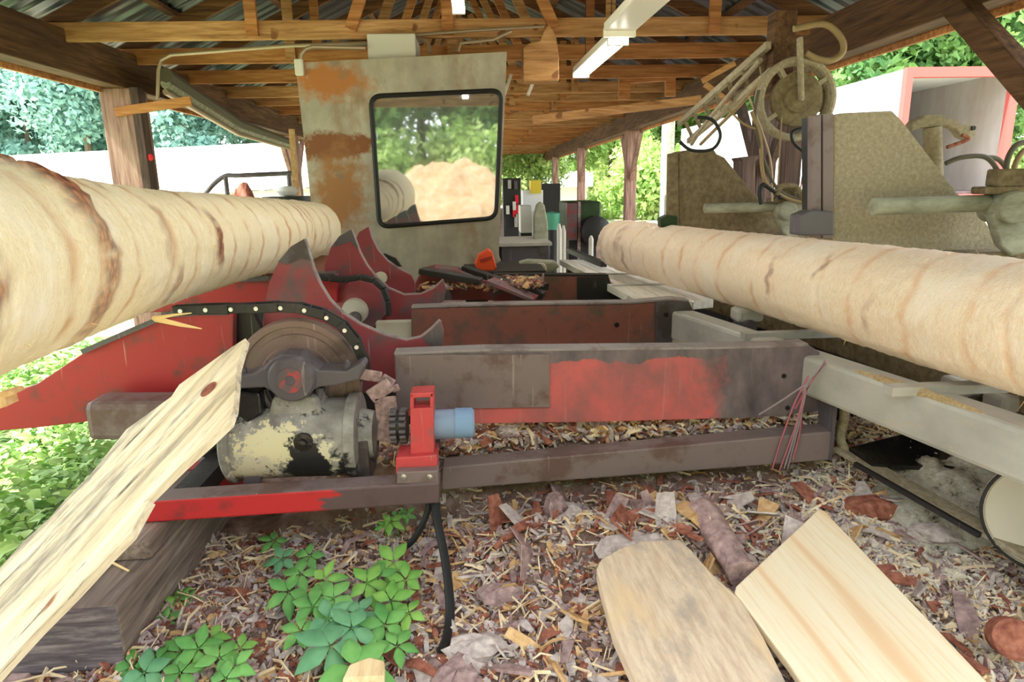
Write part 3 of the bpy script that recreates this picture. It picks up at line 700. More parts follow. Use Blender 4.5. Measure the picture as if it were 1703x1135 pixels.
# near long beam
def long_beam(label, corners, Y, th, mat, holes, plates=None):
    P = [at(x, y, Y) for x, y in corners]
    t = thing('deck_beam', P[0], label, 'beam', 'long cross beams of the log deck')
    mb = MB(); mb.prism(P, (0, .02, 0)); mb.build('web_plate', mat, t, bevel=.003)
    # top flange
    tops = [i for i, (x, y) in enumerate(corners)]
    return t, P
c1 = [(655,590),(800,584),(1000,582),(1180,580),(1300,577),(1345,574),(1362,585),(1375,640),(1380,682),(1300,692),(1250,695),(1000,702),(790,705),(660,690)]
t, P = long_beam('nearest long deck beam, dark on the left and worn red on the right', c1, 2.92, .1, 'deck_beam_face', [])
mb = MB()
for i in range(5): mb.bar(P[i]+Vector((0, .05, .0)), P[i+1]+Vector((0, .05, .0)), .10, .014)
mb.build('top_flange', 'bright_edge', t, bevel=.003)
q = [at(x, y, 2.905) for x, y in [(657,592),(914,590),(914,678),(660,682)]]
mb = MB(); mb.prism(q, (0, .014, 0)); tag(mb.build('wear_plate', 'purple_steel', t, bevel=.002), 'bare purple-grey wear plate welded on the left half')
for hx, hy in ((1304, 626), (1310, 679)):
    c = at(hx, hy, 2.918); mb = MB(); mb.cyl(c, c+Vector((0, .004, 0)), .012, 14); mb.build('bolt_hole', 'black_gasket', t)
mb = MB(); pe = at(1380, 600, 2.92); mb.prism([at(1362,585,2.92), at(1380,682,2.92), at(1380,682,2.92)+Vector((0,.12,0)), at(1362,585,2.92)+Vector((0,.12,0))], (-.015, 0, 0)); mb.build('end_plate', 'dark_steel', t)
c2 = [(684,513),(760,510),(900,507),(1050,505),(1120,499),(1146,502),(1160,530),(1167,560),(1160,570),(1000,580),(800,582),(684,580)]
t, P = long_beam('second long deck beam, brown red with a dark end, behind the nearest', c2, 4.1, .1, 'red_brown', [])
mb = MB()
for i in range(5): mb.bar(P[i]+Vector((0, .05, 0)), P[i+1]+Vector((0, .05, 0)), .10, .02)
mb.build('top_flange', 'bright_edge', t, bevel=.003)
q = [at(x, y, 4.085) for x, y in [(1090,502),(1146,503),(1166,560),(1160,570),(1090,573)]]
mb = MB(); mb.prism(q, (0, .014, 0)); tag(mb.build('end_cap', 'dark_steel', t), 'dark worn end')
for hx, hy in ((1026, 541), (1108, 524)):
    c = at(hx, hy, 4.08); mb = MB(); mb.cyl(c, c+Vector((0, .004, 0)), .016, 14); mb.build('bolt_hole', 'black_gasket', t)
c3 = [(820,458),(900,458),(1012,459),(1016,470),(1032,474),(1038,500),(1030,505),(820,505)]
t, P = long_beam('third long deck beam, dark brown and stepped at its end', c3, 5.3, .1, 'red_brown', [])
mb = MB()
for i in range(2): mb.bar(P[i]+Vector((0, .05, 0)), P[i+1]+Vector((0, .05, 0)), .10, .02)
mb.build('top_flange', 'black_steel', t, bevel=.003)
q = [at(x, y, 5.28) for x, y in [(960,461),(1012,461),(1016,472),(1032,476),(1038,500),(960,503)]]
mb = MB(); mb.prism(q, (0, .014, 0)); tag(mb.build('end_cap', 'black_steel', t), 'blackened end')

# lower square tube at right + front red tube
def sqtube(name, a0, b0, a1, b1, Y, depth, mat, lab, endmat=None):
    # a0,b0 left bottom / top px ; a1,b1 right bottom / top px of front face
    P = [at(*a0, Y), at(*a1, Y), at(*b1, Y), at(*b0, Y)]
    t = thing(name, P[0], lab, 'steel tube')
    mb = MB(); mb.prism(P, (0, depth, 0)); mb.build('tube', mat, t, bevel=.008)
    return t, P
t, P = sqtube('square_tube', (735,816), (735,778), (1384,766), (1384,718), 2.78, .115, 'purple_steel', 'bare purple-grey square tube below the nearest deck beam')
mb = MB(); e = at(1384, 742, 2.78); mb.box((e.x-.012, 2.775, e.z-.07), (e.x+.004, 2.90, e.z+.19)); mb.build('end_plate', 'dark_steel', t)
tf, P = sqtube('frame_tube', (222,872), (235,835), (731,838), (731,803), 2.45, .11, ['frame_tube', 'purple_steel'], 'front red square frame tube under the gearbox, paint worn off at right')
# cross tube going back at the left, resting on timber
tubez = P[0].z
for c in kids(tf):
    for pl in c.data.polygons:
        if c.data.materials and c.data.materials[0] == M['frame_tube'] and pl.normal.z > .8: pl.material_index = 1
zt = P[0].z+.005
for x in (at(300, 850, 2.5).x, at(700, 830, 2.5).x):
    mb = MB(); mb.box((x-.05, 2.56, zt), (x+.05, 3.4, zt+.08)); mb.build('side_rail', 'black_steel', tf)

# timber sleeper
E = [atz(30, 1112, .0), atz(211, 1115, .0)]
zt = .25
d_ = (atz(345, 921, 0)-E[1]); d_.z = 0; d_ = d_.normalized()
# end face corners, local frame
wv = Vector((d_.y, -d_.x, 0)); Wd = (E[1]-E[0]).length*.97
o0 = E[1]
def tp(u, v, z): return o0-wv*u+d_*v+Vector((0, 0, z))
t = thing('timber_sleeper', tp(Wd/2, 0, 0), 'heavy weathered grey timber block at lower left carrying the red frame', 'timber')
mb = MB(); Pq = [tp(0,0,0), tp(Wd,0,0), tp(Wd,0,zt), tp(0,0,zt)]
mb.prism(Pq, d_*1.5); 
o = mb.build('block', ['grey_timber', 'end_grain'], t, bevel=.012)
for p in o.data.polygons:
    if p.normal.dot(-d_) > .9: p.material_index = 1
v0 = (2.30-o0.y)/d_.y
tb_ = thing('packing_block', tp(Wd/2, v0, zt), 'dark wooden packing block on the grey timber directly under the red frame tube', 'block')
mb = MB(); mb.prism([tp(.004, v0, zt+.002), tp(Wd*.8, v0, zt+.002), tp(Wd*.8, v0, tubez), tp(.004, v0, tubez)], d_*.7); mb.build('block', 'grey_timber', tb_, bevel=.008)
for k in range(3):
    a = tp(.05+.07*k, .2+.12*k, zt+.008); b = tp(.25+.05*k, .32+.1*k, zt+.008)
    mb = MB(); mb.tube([a, (a+b)/2+Vector((0,0,.012)), b], [.004, .005, .002], 5); tag(mb.build('wood_splinter', 'splinter', origin=a), 'pale splinter lying on top of the grey timber block', 'splinter', 'splinters on the grey timber')

# ------------------------------------------------------------------ gearbox with sprocket
YG = 2.62
gc = at(500, 728, YG+.12)
t = thing('gearbox', (gc.x, gc.y, at(500, 808, YG+.12).z), 'greasy cast gearbox with yellowed white paint on the red frame tube', 'gearbox')
xl = at(385, 725, gc.y).x; xr = at(625, 725, gc.y).x; rG = .170
L = xr-xl
mb = MB(); mb.lathe((xl, gc.y, gc.z), (1,0,0), [(0, 0), (0, rG*.98), (.012, rG*1.08), (.03, rG*1.08), (.04, rG), (L*.45, rG*.98), (L*.82, rG), (L*.83, rG*1.1), (L*.90, rG*1.1), (L*.91, rG*.7), (L, rG*.62), (L, 0)], 48)
# neck up to the bearing
mb.build('casing', 'grease_casting', t)
nk = [at(430, 745, YG+.05), at(560, 745, YG+.05), at(525, 660, YG+.02), at(452, 660, YG+.02)]
mb = MB(); mb.prism(nk, (0, .18, 0)); mb.build('neck', 'grease_casting', t, bevel=.02)
for x in (418, 602):
    mb = MB(); mb.prism([at(x-14, 808, YG), at(x+14, 806, YG), at(x+9, 735, YG), at(x-7, 735, YG)], (0, .2, 0)); mb.build('mounting_foot', 'dark_steel', t, bevel=.006)
mb = MB(); q = at(510, 780, YG+.02); mb.lathe(at(505, 735, gc.y-rG+.01), (0,-1,0), [(0, .04), (.012, .038), (.014, .018), (.03, .016), (.032, 0)], 20); mb.build('drain_plug', 'grease_void_black', t)
mb = MB(); q = at(372, 735, gc.y); mb.cyl((xl-.04, gc.y, gc.z), (xl+.005, gc.y, gc.z), .045, 24); mb.build('shaft_stub', 'black_steel', t)
mb = MB(); mb.prism([at(372, 668, YG), at(392, 650, YG), at(432, 655, YG), at(436, 690, YG), at(410, 705, YG)], (0, .1, 0)); mb.build('side_lug', 'grease_void_black', t, bevel=.01)
# sprocket wheel
sc_ = at(494, 636, 2.78); rs = .272
t = thing('sprocket_wheel', sc_+Vector((0, 0, -rs)), 'large rusty round sprocket guard disc above the gearbox', 'wheel')
mb = MB(); mb.lathe(sc_+Vector((0, .03, 0)), (0,-1,0), [(-.03, 0), (-.03, rs), (0, rs), (.012, rs*.97), (.012, rs*.88), (.004, rs*.87), (.004, rs*.77), (.016, rs*.76), (.016, rs*.60), (.024, rs*.58), (.024, rs*.42), (.05, rs*.40), (.05, 0)], 72)
mb.build('disc', 'rusty_gear', t)
mb = MB(); mb.ring(sc_+Vector((0, .0, 0)), (0, 1, 0), rs*.46, .012, 40, 8); mb.build('hub_ring', 'dark_steel', t)
# bearing block (pillow block) in front
bc = at(484, 632, 2.60)
t = thing('bearing_block', at(494, 670, 2.6), 'split pillow block bearing with round cap and red paint in its middle', 'bearing')
mb = MB()
P = [at(x, y, 2.62) for x, y in [(386,628),(420,622),(438,612),(450,598),(470,590),(500,592),(515,606),(530,616),(575,618),(600,604),(606,612),(598,632),(560,642),(530,645),(510,655),(455,655),(440,645),(388,648)]]
mb.prism(P, (0, .12, 0)); mb.build('housing', 'dark_steel', t, bevel=.008)
mb = MB(); rb = .096; mb.lathe(bc+Vector((0, .04, 0)), (0,-1,0), [(-.03, rb), (.03, rb), (.045, rb*.9), (.05, rb*.62), (.05, 0)], 40); cp = mb.build('end_cap', 'dark_steel', t)
mb = MB(); mb.lathe(bc+Vector((0, -.011, 0)), (0,-1,0), [(0, rb*.55), (.003, rb*.54), (.003, rb*.22), (0, rb*.2)], 30); tag(sub('paint_patch', mb, 'red_worn_spot', cp), 'worn red painted ring')
mb = MB()
for x, y in ((404, 620), (578, 612)): q = at(x, y, 2.66); mb.lathe(q, (0,0,1), [(-.03, .017), (.02, .017), (.02, .01), (.035, .01), (.035, 0)], 6)
mb.build('bolts', 'dark_steel', t)
mb = MB(); mb.ring(sc_+Vector((0, -.09, 0)), (0, 1, 0), rs*.43, .016, 24, 8, 0, 0, PI); mb.build('arched_rib', 'dark_steel', t)

# chain around sprocket
t = thing('drive_chain', at(290, 520, 2.82), 'black roller chain running over the top and right side of the sprocket disc', 'chain')
path = [(290,518),(332,516),(374,515),(416,514),(457,512),(497,514),(535,524),(568,543),(590,570),(603,600),(606,630)]
PP = [at(x, y, 2.76) for x, y in path]
for i in range(len(PP)-1):
    a, b = PP[i], PP[i+1]; d = (b-a).normalized()*.012
    mb = MB()
    for oy in ((0, .05) if i % 2 else (.01, .04)): mb.bar(a-d+Vector((0, oy, 0)), b+d+Vector((0, oy, 0)), .008, .042, up=(0,0,1) if abs(d.z) < .011 else (1,0,0))
    lk = mb.build('link', 'black_steel', t, bevel=.004)
    mb = MB(); c = (a*.75+b*.25); mb.cyl(c+Vector((0, -.008, 0)), c+Vector((0, .06, 0)), .009, 12); sub('pin', mb, 'steel_pin', lk)
mb = MB()
# second chain over middle kicker
t = thing('drive_chain', at(520, 455, 4.2), 'dark chain draped over the second kicker hub', 'chain')
path = [(520,458),(548,463),(575,465),(600,461),(622,466),(638,480),(645,500),(646,525)]
PP = [at(x, y, 4.12) for x, y in path]
for i in range(len(PP)-1):
    mb = MB(); mb.bar(PP[i], PP[i+1], .07, .035); mb.build('link', 'black_steel', t, bevel=.008)

# ------------------------------------------------------------------ kickers
def kicker(label, pix, Y, hub, hr, hubmat, edge):
    P = [at(x, y, Y) for x, y in pix]
    t = thing('log_kicker', at(hub[0], hub[1], Y)+Vector((0,0,-.1)), label, 'log turner arm', 'curved log kickers of the deck')
    mb = MB(); mb.prism(P, (0, .035, 0)); mb.build('blade', 'red_kicker', t, bevel=.004)
    mb = MB(); e = [P[i] for i in edge]; 
    mb.tube([p+Vector((0, .015, 0)) for p in e], .010, 6); mb.build('worn_edge', 'bright_edge', t)
    return t
def arc_edge(pix): return list(range(len(pix)))
def smooth_pix(pts, closed=True, k=3):
    out = []; n = len(pts)
    for i in range(n):
        p0, p1, p2, p3 = pts[i-1], pts[i], pts[(i+1) % n], pts[(i+2) % n]
        for j in range(k):
            t = j/k
            out.append(tuple(.5*((2*p1[c])+(-p0[c]+p2[c])*t+(2*p0[c]-5*p1[c]+4*p2[c]-p3[c])*t*t+(-p0[c]+3*p1[c]-3*p2[c]+p3[c])*t**3) for c in (0, 1)))
    return out
k1 = [(437,540),(440,508),(448,468),(464,434),(484,410),(505,398),(512,418),(520,446),(532,474),(548,500),(570,522),(600,541),(640,558),(676,567),(700,562),(718,548),(732,534),(738,552),(736,590),(720,630),(690,650),(600,655),(500,650),(440,600)]
kicker('nearest curved red kicker with tall horn and second horn to the right', k1, 3.12, (600, 600), .1, 'hub_white', list(range(5, 17)))
tipk = [o for o in bpy.data.objects if o.name == 'log_kicker'][0]
for pp in ([(462,436),(484,410),(505,398),(512,418),(517,434),(500,430),(480,440)], [(702,562),(718,549),(732,535),(737,552),(735,580),(725,590),(714,575)]):
    mb = MB(); mb.prism([at(x, y, 3.115) for x, y in pp], (0, .045, 0)); tag(mb.build('worn_tip', 'dark_steel', tipk), 'dark bare steel tip')
k2 = [(538,470),(540,440),(550,412),(564,393),(584,382),(590,398),(598,420),(610,442),(626,462),(646,480),(672,491),(700,490),(722,480),(737,466),(742,482),(738,500),(715,525),(660,535),(580,530),(548,500)]
k = kicker('second curved red kicker with dark blue-grey tip and white hub', k2, 4.32, (605, 505), .1, 'hub_white', list(range(4, 14)))
mb = MB(); c = at(600, 508, 4.25); mb.lathe(c, (0,-1,0), [(-.05, .16), (0, .16), (.01, .145), (.01, 0)], 40); hb = mb.build('hub_disc', 'red_kicker', k)
mb = MB(); c = at(590, 518, 4.22); mb.lathe(c, (0,-1,0), [(-.02, .085), (.025, .08), (.03, 0)], 30); tag(sub('hub_cap', mb, 'hub_white', hb), 'pale unpainted hub cap')
mb = MB(); c = at(625, 535, 4.2); mb.box(c+Vector((-.0,-.02,-.12)), c+Vector((.25,.05,.0))); tag(mb.build('spacer_block', 'hub_white', k, bevel=.008), 'pale dusty block')
k3 = [(592,425),(590,402),(597,386),(613,377),(618,396),(628,416),(644,434),(664,448),(684,458),(690,470),(690,500),(640,505),(600,480)]
mb = MB(); mb.prism([at(x, y, 4.315) for x, y in [(551,412),(564,393),(584,382),(590,398),(596,414),(582,402),(566,408)]], (0, .045, 0)); tag(mb.build('worn_tip', 'dark_steel', k), 'dark bare steel tip')
k = kicker('third curved red kicker, farthest, with a small white hub', k3, 5.15, (640, 465), .1, 'hub_white', list(range(3, 9)))
mb = MB(); c = at(633, 463, 5.11); mb.lathe(c, (0,-1,0), [(-.02, .05), (.02, .045), (.02, 0)], 24); tag(mb.build('hub_cap', 'hub_white', k), 'white hub cap')
mb = MB(); P, off = plate([(625,425),(640,422),(658,430),(668,444),(650,442)], 5.2, .04); mb.prism(P, off); mb.box((P[2].x-.02, 5.2, 0), (P[2].x+.02, 5.24, P[3].z)); tag(mb.build('hook_plate', 'black_steel', origin=P[0]), 'black curved steel hook showing behind the farthest kicker', 'steel hook')

t = thing('kicker_shaft', (sc_.x, 2.8, .2), 'thick dark shaft running back from the sprocket through the kickers', 'shaft')
mb = MB(); mb.cyl((sc_.x, 2.80, sc_.z), (sc_.x, 5.4, sc_.z), .045, 20); mb.build('shaft', 'dark_steel', t)
for y in (3.7, 4.75):
    mb = MB(); mb.box((sc_.x-.06, y-.05, 0), (sc_.x+.06, y+.05, sc_.z+.02)); mb.build('bearing_stand', 'black_steel', t, bevel=.005)
# cluttered hydraulic arms in the middle
t = thing('loading_arm', at(760, 500, 4.7), 'jumble of dark red steel arms piled with bark between the kickers and beams', 'steel arm')
P, off = plate([(688,500),(690,472),(700,452),(722,446),(760,450),(800,465),(860,480),(905,500)], 4.75, .25)
mb = MB(); mb.prism(P, off); mb.build('arm', 'red_worn', t, bevel=.01)
mb = MB(); mb.bar(at(700, 450, 4.7), at(800, 468, 4.6), .12, .04); mb.bar(at(770, 447, 4.9), at(905, 492, 4.7), .10, .05); mb.build('chain_guard', 'black_steel', t, bevel=.006)
mb = MB(); mb.bar(at(815, 466, 4.6), at(890, 497, 4.5), .18, .02); mb.build('side_plate', 'red_kicker', t)
P, off = plate([(712,500),(722,484),(734,474),(745,476),(752,500)], 4.6, .06)
mb = MB(); mb.prism(P, off); mb.build('horn_tip', 'dark_steel', t, bevel=.01)
for k_, (x0, y0, x1, y1) in enumerate(((870,463,905,478),)):
    mb = MB(); mb.bar(at(x0, y0, 5.2), at(x1, y1, 4.9), .08, .05); tag(mb.build('dark_rail', 'black_steel', origin=at(x0, y0, 5.2)), 'dark short rail with a bright edge crossing the third beam', 'rail')
scatter('bark_crumbs', 500, lambda r: (at(r.uniform(700, 900), 470, 4.8).x, r.uniform(4.55, 5.0)), ['bark_red', 'chip_tan', 'chip_pale', 'bark_purple'], [3, 3, 1, 3], .03, .09, 9, 'bark crumbs caught on top of the dark red loading arm', hf=lambda x, y: at(800, 472, 4.8).z)
# orange saw case
P, off = plate([(789,440),(796,424),(812,415),(819,420),(826,445),(822,452),(795,450)], 5.5, .14)
t = thing('orange_can', P[0], 'small orange plastic container standing by the foot of the cab', 'container')
mb = MB(); mb.prism(P, off); mb.build('body', 'orange_plastic', t, bevel=.012)
mb = MB(); mb.bar(at(798, 434, 5.49), at(818, 428, 5.49), .01, .02); mb.build('grip_slot', 'red_paint', t)

c = at(800, 450, 5.5); c2_ = at(895, 455, 5.9)
t = thing('deck_cross_member', (c.x, 5.45, 0), 'dark steel cross member behind the third deck beam', 'beam')
mb = MB(); mb.box((c.x-.15, 5.42, c.z-.12), (c2_.x+.02, 6.15, c.z-.002)); mb.build('shelf_plate', 'black_steel', t, bevel=.004)
for x in (c.x-.1, c2_.x-.08): mb = MB(); mb.box((x, 5.5, 0), (x+.08, 5.58, c.z-.12)); mb.build('leg', 'black_steel', t)
t = [o for o in bpy.data.objects if o.name == 'loading_arm'][0]; c = at(800, 490, 4.8)
mb = MB(); mb.box((c.x-.05, 4.8, -.02), (c.x+.05, 4.9, c.z)); mb.build('leg', 'black_steel', t)
# ------------------------------------------------------------------ motor + bracket
t = thing('hydraulic_motor', at(752, 728, 2.6), 'blue-grey cylindrical motor held by a red bracket', 'motor')
a = at(722, 706, 2.62); b = at(789, 702, 2.62); rm = .062
mb = MB(); mb.lathe(a, (1,0,0), [(0, 0), (0, rm), ((b-a).length*.95, rm*.98), ((b-a).length, rm*.9), ((b-a).length, 0)], 32); mb.build('body', 'blue_motor', t)
a2 = at(758, 704, 2.62); mb = MB(); mb.lathe(a2, (1,0,0), [(0, rm*.99), (0, rm*1.02), (.07, rm*1.01), (.07, 0)], 32); tag(mb.build('end_sleeve', 'glove_blue', t), 'light blue end sleeve')
mb = MB(); mb.lathe(at(722, 706, 2.62)+Vector((-.06, 0, 0)), (1,0,0), [(0, .03), (.06, .03)], 20); mb.build('shaft', 'dark_steel', t)
t = thing('motor_bracket', at(702, 800, 2.5), 'upright red steel bracket bolted on the front tube beside the gearbox', 'bracket')
P, off = plate([(684,758),(682,656),(720,654),(722,758)], 2.53, .02)
Pi = [at(x, y, 2.53) for x, y in [(688,676),(717,675),(717,664),(688,665)]]
mb = MB(); mb.prism([at(x, y, 2.53) for x, y in [(683,758),(682,680),(721,678),(722,758)]], (0, .1, 0))
mb.prism([at(x, y, 2.53) for x, y in [(682,680),(682,655),(688,655),(688,680)]], (0, .1, 0))
mb.prism([at(x, y, 2.53) for x, y in [(715,679),(715,654),(721,654),(721,679)]], (0, .1, 0))
mb.prism([at(x, y, 2.53) for x, y in [(682,663),(682,655),(721,653),(721,661)]], (0, .1, 0)); mb.build('upright', 'red_bright', t, bevel=.004)
mb = MB(); mb.prism([at(x, y, 2.50) for x, y in [(658,790),(658,762),(727,757),(727,785)]], (0, .14, 0)); mb.build('foot_block', 'red_bright', t, bevel=.006)
mb = MB(); mb.prism([at(x, y, 2.455) for x, y in [(660,806),(660,786),(729,783),(729,803)]], (0, .1, 0)); mb.build('base_plate', 'purple_steel', t, bevel=.004)
mb = MB()
for x in (672, 715): mb.lathe(at(x, 792, 2.455), (0,-1,0), [(0, .012), (.01, .012), (.012, 0)], 6)
mb.build('bolts', 'steel_pin', t)
t = thing('chain_coupling', at(662, 736, 2.62), 'round black roller chain coupling between gearbox and red bracket', 'coupling')
cc = at(664, 709, 2.66)
mb = MB(); mb.cyl(cc+Vector((-.035, 0, 0)), cc+Vector((.035, 0, 0)), .062, 28); mb.build('hub', 'black_steel', t)
mb = MB()
for row in (-.02, .02):
    for k in range(16):
        an = 2*PI*k/16; q = cc+Vector((row, math.cos(an)*.068, math.sin(an)*.068)); mb.cyl(q+Vector((-.013,0,0)), q+Vector((.013,0,0)), .010, 8)
mb.build('rollers', 'dark_steel', t)
# bark strips draped behind
for k, (pts, w, lab, m_) in enumerate(((([(598,622),(635,628),(655,640),(660,652)]), .05, 'curled brown bark strip lying on the bearing end', 'bark_purple'), (([(625,640),(640,660),(645,700),(640,735)]), .11, 'wide pinkish bark flap hanging beside the gearbox', 'chip_tan'))):
    P_ = [at(x, y, 2.75-.03*k) for x, y in pts]
    mb = MB()
    for i in range(len(P_)-1): mb.bar(P_[i], P_[i+1], .012, w*(1-.15*i), up=(0,0,1) if k == 0 else (1,0,0))
    tag(mb.build('bark_strip', ['bark_purple', 'bark_red'][0] if k == 0 else 'bark_purple', origin=P_[0], bevel=.006), lab, 'bark')

# grey bare board leaning at left
A = at(400, 590, 2.42); B = atz(-70, 1090, .34)
ax = (B-A).normalized(); side = ax.cross(Vector((0, 0, 1))).normalized(); nrm = side.cross(ax).normalized()
if nrm.y > 0: nrm = -nrm
pix = [(408,563),(385,578),(340,610),(298,640),(285,660),(255,682),(210,715),(150,790),(110,830),(80,865),(40,900),(0,945),(-90,1045),(-90,1220),(0,1115),(60,1050),(120,990),(180,925),(215,890),(248,832),(236,838),(300,775),(345,735),(380,702),(388,680),(392,640),(394,610)]
P = [atp(x, y, A, nrm) for x, y in pix]
t = thing('slab_board', B, 'long pale split slab board leaning from lower left up to the bearing', 'board')
mb = MB(); mb.prism(P, -nrm*.028)
o = mb.build('plank', 'split_board', t)
# orient texture along the board: rotate mesh data into local frame
rotm = Matrix((side, ax, nrm)).to_4x4()
o.data.transform(rotm); o.matrix_local = rotm.inverted()
mb = MB(); c = atp(347, 648, A, nrm)+nrm*.002; u = ax*.035; w = side*.026
mb.prism([c+u*math.cos(i*PI/8)+w*math.sin(i*PI/8) for i in range(16)], -nrm*.006); tag(mb.build('knot', 'bark_red', t), 'rusty brown knot')
# bark flake at left edge
mb = MB(); mb.prism([at(x, y, 1.9) for x, y in [(-6,655),(18,650),(24,656),(8,662),(12,676),(-6,682)]], (0, .05, 0)); tag(mb.build('wood_chip', 'chip_tan', origin=at(0, 660, 1.9)), 'torn wood chip hanging at the left edge below the cream log', 'chip')

# ------------------------------------------------------------------ slabs in foreground
def slab(name, pix, z0, tilt, th, mat, label, bulge=0, axis_px=None):
    p0 = atz(*pix[0], z0)
    n_ = Vector((tilt[0], tilt[1], 1)).normalized()
    P = [atp(x, y, p0, n_) for x, y in pix]
    t = thing(name, P[0], label, 'wood slab')
    a = atp(*axis_px[0], p0, n_); b = atp(*axis_px[1], p0, n_); ax = (b-a).normalized(); sd = n_.cross(ax)
    mb = MB(); mb.prism(P, -n_*th)
    o = mb.build('plank', mat, t, bevel=.006)
    rotm = Matrix((sd, ax, n_)).to_4x4(); o.data.transform(rotm); o.matrix_local = rotm.inverted()
    return t, P, ax, sd, n_
m = NB('plank_face', .75, 0, .3)
w = m.wave(1.6, (1, .16, 1), 9, 'X', 3)
c = m.ramp(w, [(0, sr(240,206,166)), (.12, sr(250,230,200)), (1, sr(252,238,212))])
fib = m.noise(60, (1, .04, 1), 4); c = m.mix(m.mask(fib, .5, .75), c, sr(240,214,172))
m.col(c).bump(fib, .25, .003); M['plank_face'] = m.m
m = NB('slab_face', .85, 0, .2)
n1 = m.noise(5, (1, .5, 1), 6, .7); c = m.ramp(m.noise(50, (1, .15, 1), 5), [(.3, sr(204,178,152)), (.6, sr(232,212,188))])
c = m.mix(m.mask(n1, .50, .66), c, sr(176,164,156))
c = m.mix(m.mask(m.noise(3, (1, .5, 1), 4, loc=(4, 1, 0)), .52, .66), c, sr(236,206,164))
m.col(c).bump(n1, .6, .01); M['slab_face'] = m.m
slab('wood_slab', [(1362,846),(1372,850),(1700,1195),(1420,1260),(1310,1100),(1222,985),(1224,975)], .30, (-.05, -.16), .04, 'plank_face', 'clean pale sawn plank at lower right with visible grain', axis_px=((1290,910),(1500,1150)))
slab('wood_slab', [(1000,930),(1030,912),(1070,900),(1130,897),(1150,915),(1185,955),(1235,1000),(1270,1060),(1320,1160),(1330,1230),(1090,1230),(1060,1140),(1020,1050),(1000,980),(992,945)], .23, (-.02, -.14), .06, 'slab_face', 'rough round-ended brownish slab lying left of the sawn plank', axis_px=((1060,910),(1180,1130)))
# bark covered short log between them
a = atz(1165, 845, .27); b = atz(1235, 955, .20)
t = thing('bark_billet', a, 'short bark-covered billet, purplish, behind the two slabs', 'log')
mb = MB(); vs = []
pts = [a.lerp(b, i/14) for i in range(15)]; mb.tube(pts, [.058+.006*fbm((i*.4, 0, 3)) for i in range(15)], 24)
mb.v = [v+Vector((fbm(v*14), fbm(v*14+Vector((5,0,0))), fbm(v*14+Vector((0,9,0)))))*.012 for v in mb.v]; mb.build('bark', 'bark_purple', t)
# small chunk at the bottom
c = atz(612, 1128, .10); mb = MB(); mb.prism([c+Vector((-.07,-.05,0)), c+Vector((.06,-.05,0)), c+Vector((.05,.03,0)), c+Vector((.0,.05,0)), c+Vector((-.06,.02,0))], (0,0,.04)); tag(mb.build('wood_offcut', 'fresh_board', origin=c, bevel=.01), 'small pale offcut at the bottom edge below the vine', 'offcut')
c = atz(1690, 1065, .22); mb = MB(); mb.lathe(c, (-.5,-1,.6), [(-.1, .06), (.0, .062), (.01, .05), (.005, .0)], 16); tag(mb.build('branch_stub', ['bark_red'], origin=c), 'broken red branch stub at the lower right edge', 'branch')
# bark heaps
for k, (x, y, z, rx, ry, rz, m_, lab) in enumerate(((925,840,.22,.05,.09,.06,'bark_purple','upright bark chunk under the square tube'), (1060,905,.20,.16,.10,.05,'bark_grey','flat grey bark slab left of the round-ended slab'), (1450,840,.22,.14,.08,.05,'bark_red','reddish bark curl behind the sawn plank'), (1000,870,.2,.12,.06,.04,'bark_purple','curved dark bark slab under the tube'), (1560,880,.2,.12,.07,.04,'bark_grey','grey bark slab by the diagonal plank on the right'), (830,980,.12,.09,.06,.03,'bark_purple','purple bark piece right of the black hose'), (790,1070,.12,.1,.07,.03,'bark_grey','grey bark piece at the foot of the hose'), (760,1120,.12,.07,.1,.03,'bark_purple','ribbed bark piece at the bottom edge by the hose'))):
    c = atz(x, y, z); mb = MB(); n_ = 12; vs = []; rr = random.Random(k)
    for i in range(7):
        for j in range(n_):
            th_ = PI*(i+.0001)/6.0001; an = 2*PI*j/n_; f = 1+.35*fbm((math.cos(an)*2+k*5, math.sin(an)*2, i*.8))
            vs.append(c+Vector((rx*math.sin(th_)*math.cos(an)*f, ry*math.sin(th_)*math.sin(an)*f, rz*math.cos(th_)*f-.02)))
    mb.add(vs, [(i*n_+j, i*n_+(j+1) % n_, (i+1)*n_+(j+1) % n_, (i+1)*n_+j) for i in range(6) for j in range(n_)])
    tag(mb.build('bark_piece', m_, origin=c), lab, 'bark')

# ------------------------------------------------------------------ hoses
def catmull(P, k=8):
    out = []
    P = [P[0]]+P+[P[-1]]
    for i in range(1, len(P)-2):
        for j in range(k):
            t = j/k; p0, p1, p2, p3 = P[i-1:i+3]
            out.append(.5*((2*p1)+(-p0+p2)*t+(2*p0-5*p1+4*p2-p3)*t*t+(-p0+3*p1-3*p2+p3)*t**3))
    out.append(P[-2]); return out
def hose(name, pts, r, mat, label, cat='hose', group=None, n=10):
    P = catmull([Vector(p) for p in pts]); mb = MB(); mb.tube(P, r, n)
    return tag(mb.build(name, mat, origin=P[-1]), label, cat, group)
hose('hydraulic_hose', [at(722,830,2.5), at(728,870,2.42), at(740,930,2.3), at(748,1000,2.15), at(746,1050,2.05), atz(735,1082,.08)], .017, 'rubber', 'black hydraulic hose hanging from the tube end to the ground')
hose('hydraulic_hose', [at(716,830,2.52), at(708,860,2.5), at(690,895,2.5), atz(668,915,.12)], .014, 'rubber', 'shorter black hose slanting left below the tube end')
# green stakes
for x in (1250, 1266):
    mb = MB(); mb.bar(at(x, 780, 2.95), at(x+4, 822, 2.9), .02, .012, up=(0,1,0)); tag(mb.build('green_stake', 'green_plastic', origin=at(x, 822, 2.95)), ('left thin green stake under the tube end' if x == 1250 else 'right thin green stake under the tube end'), 'stake')
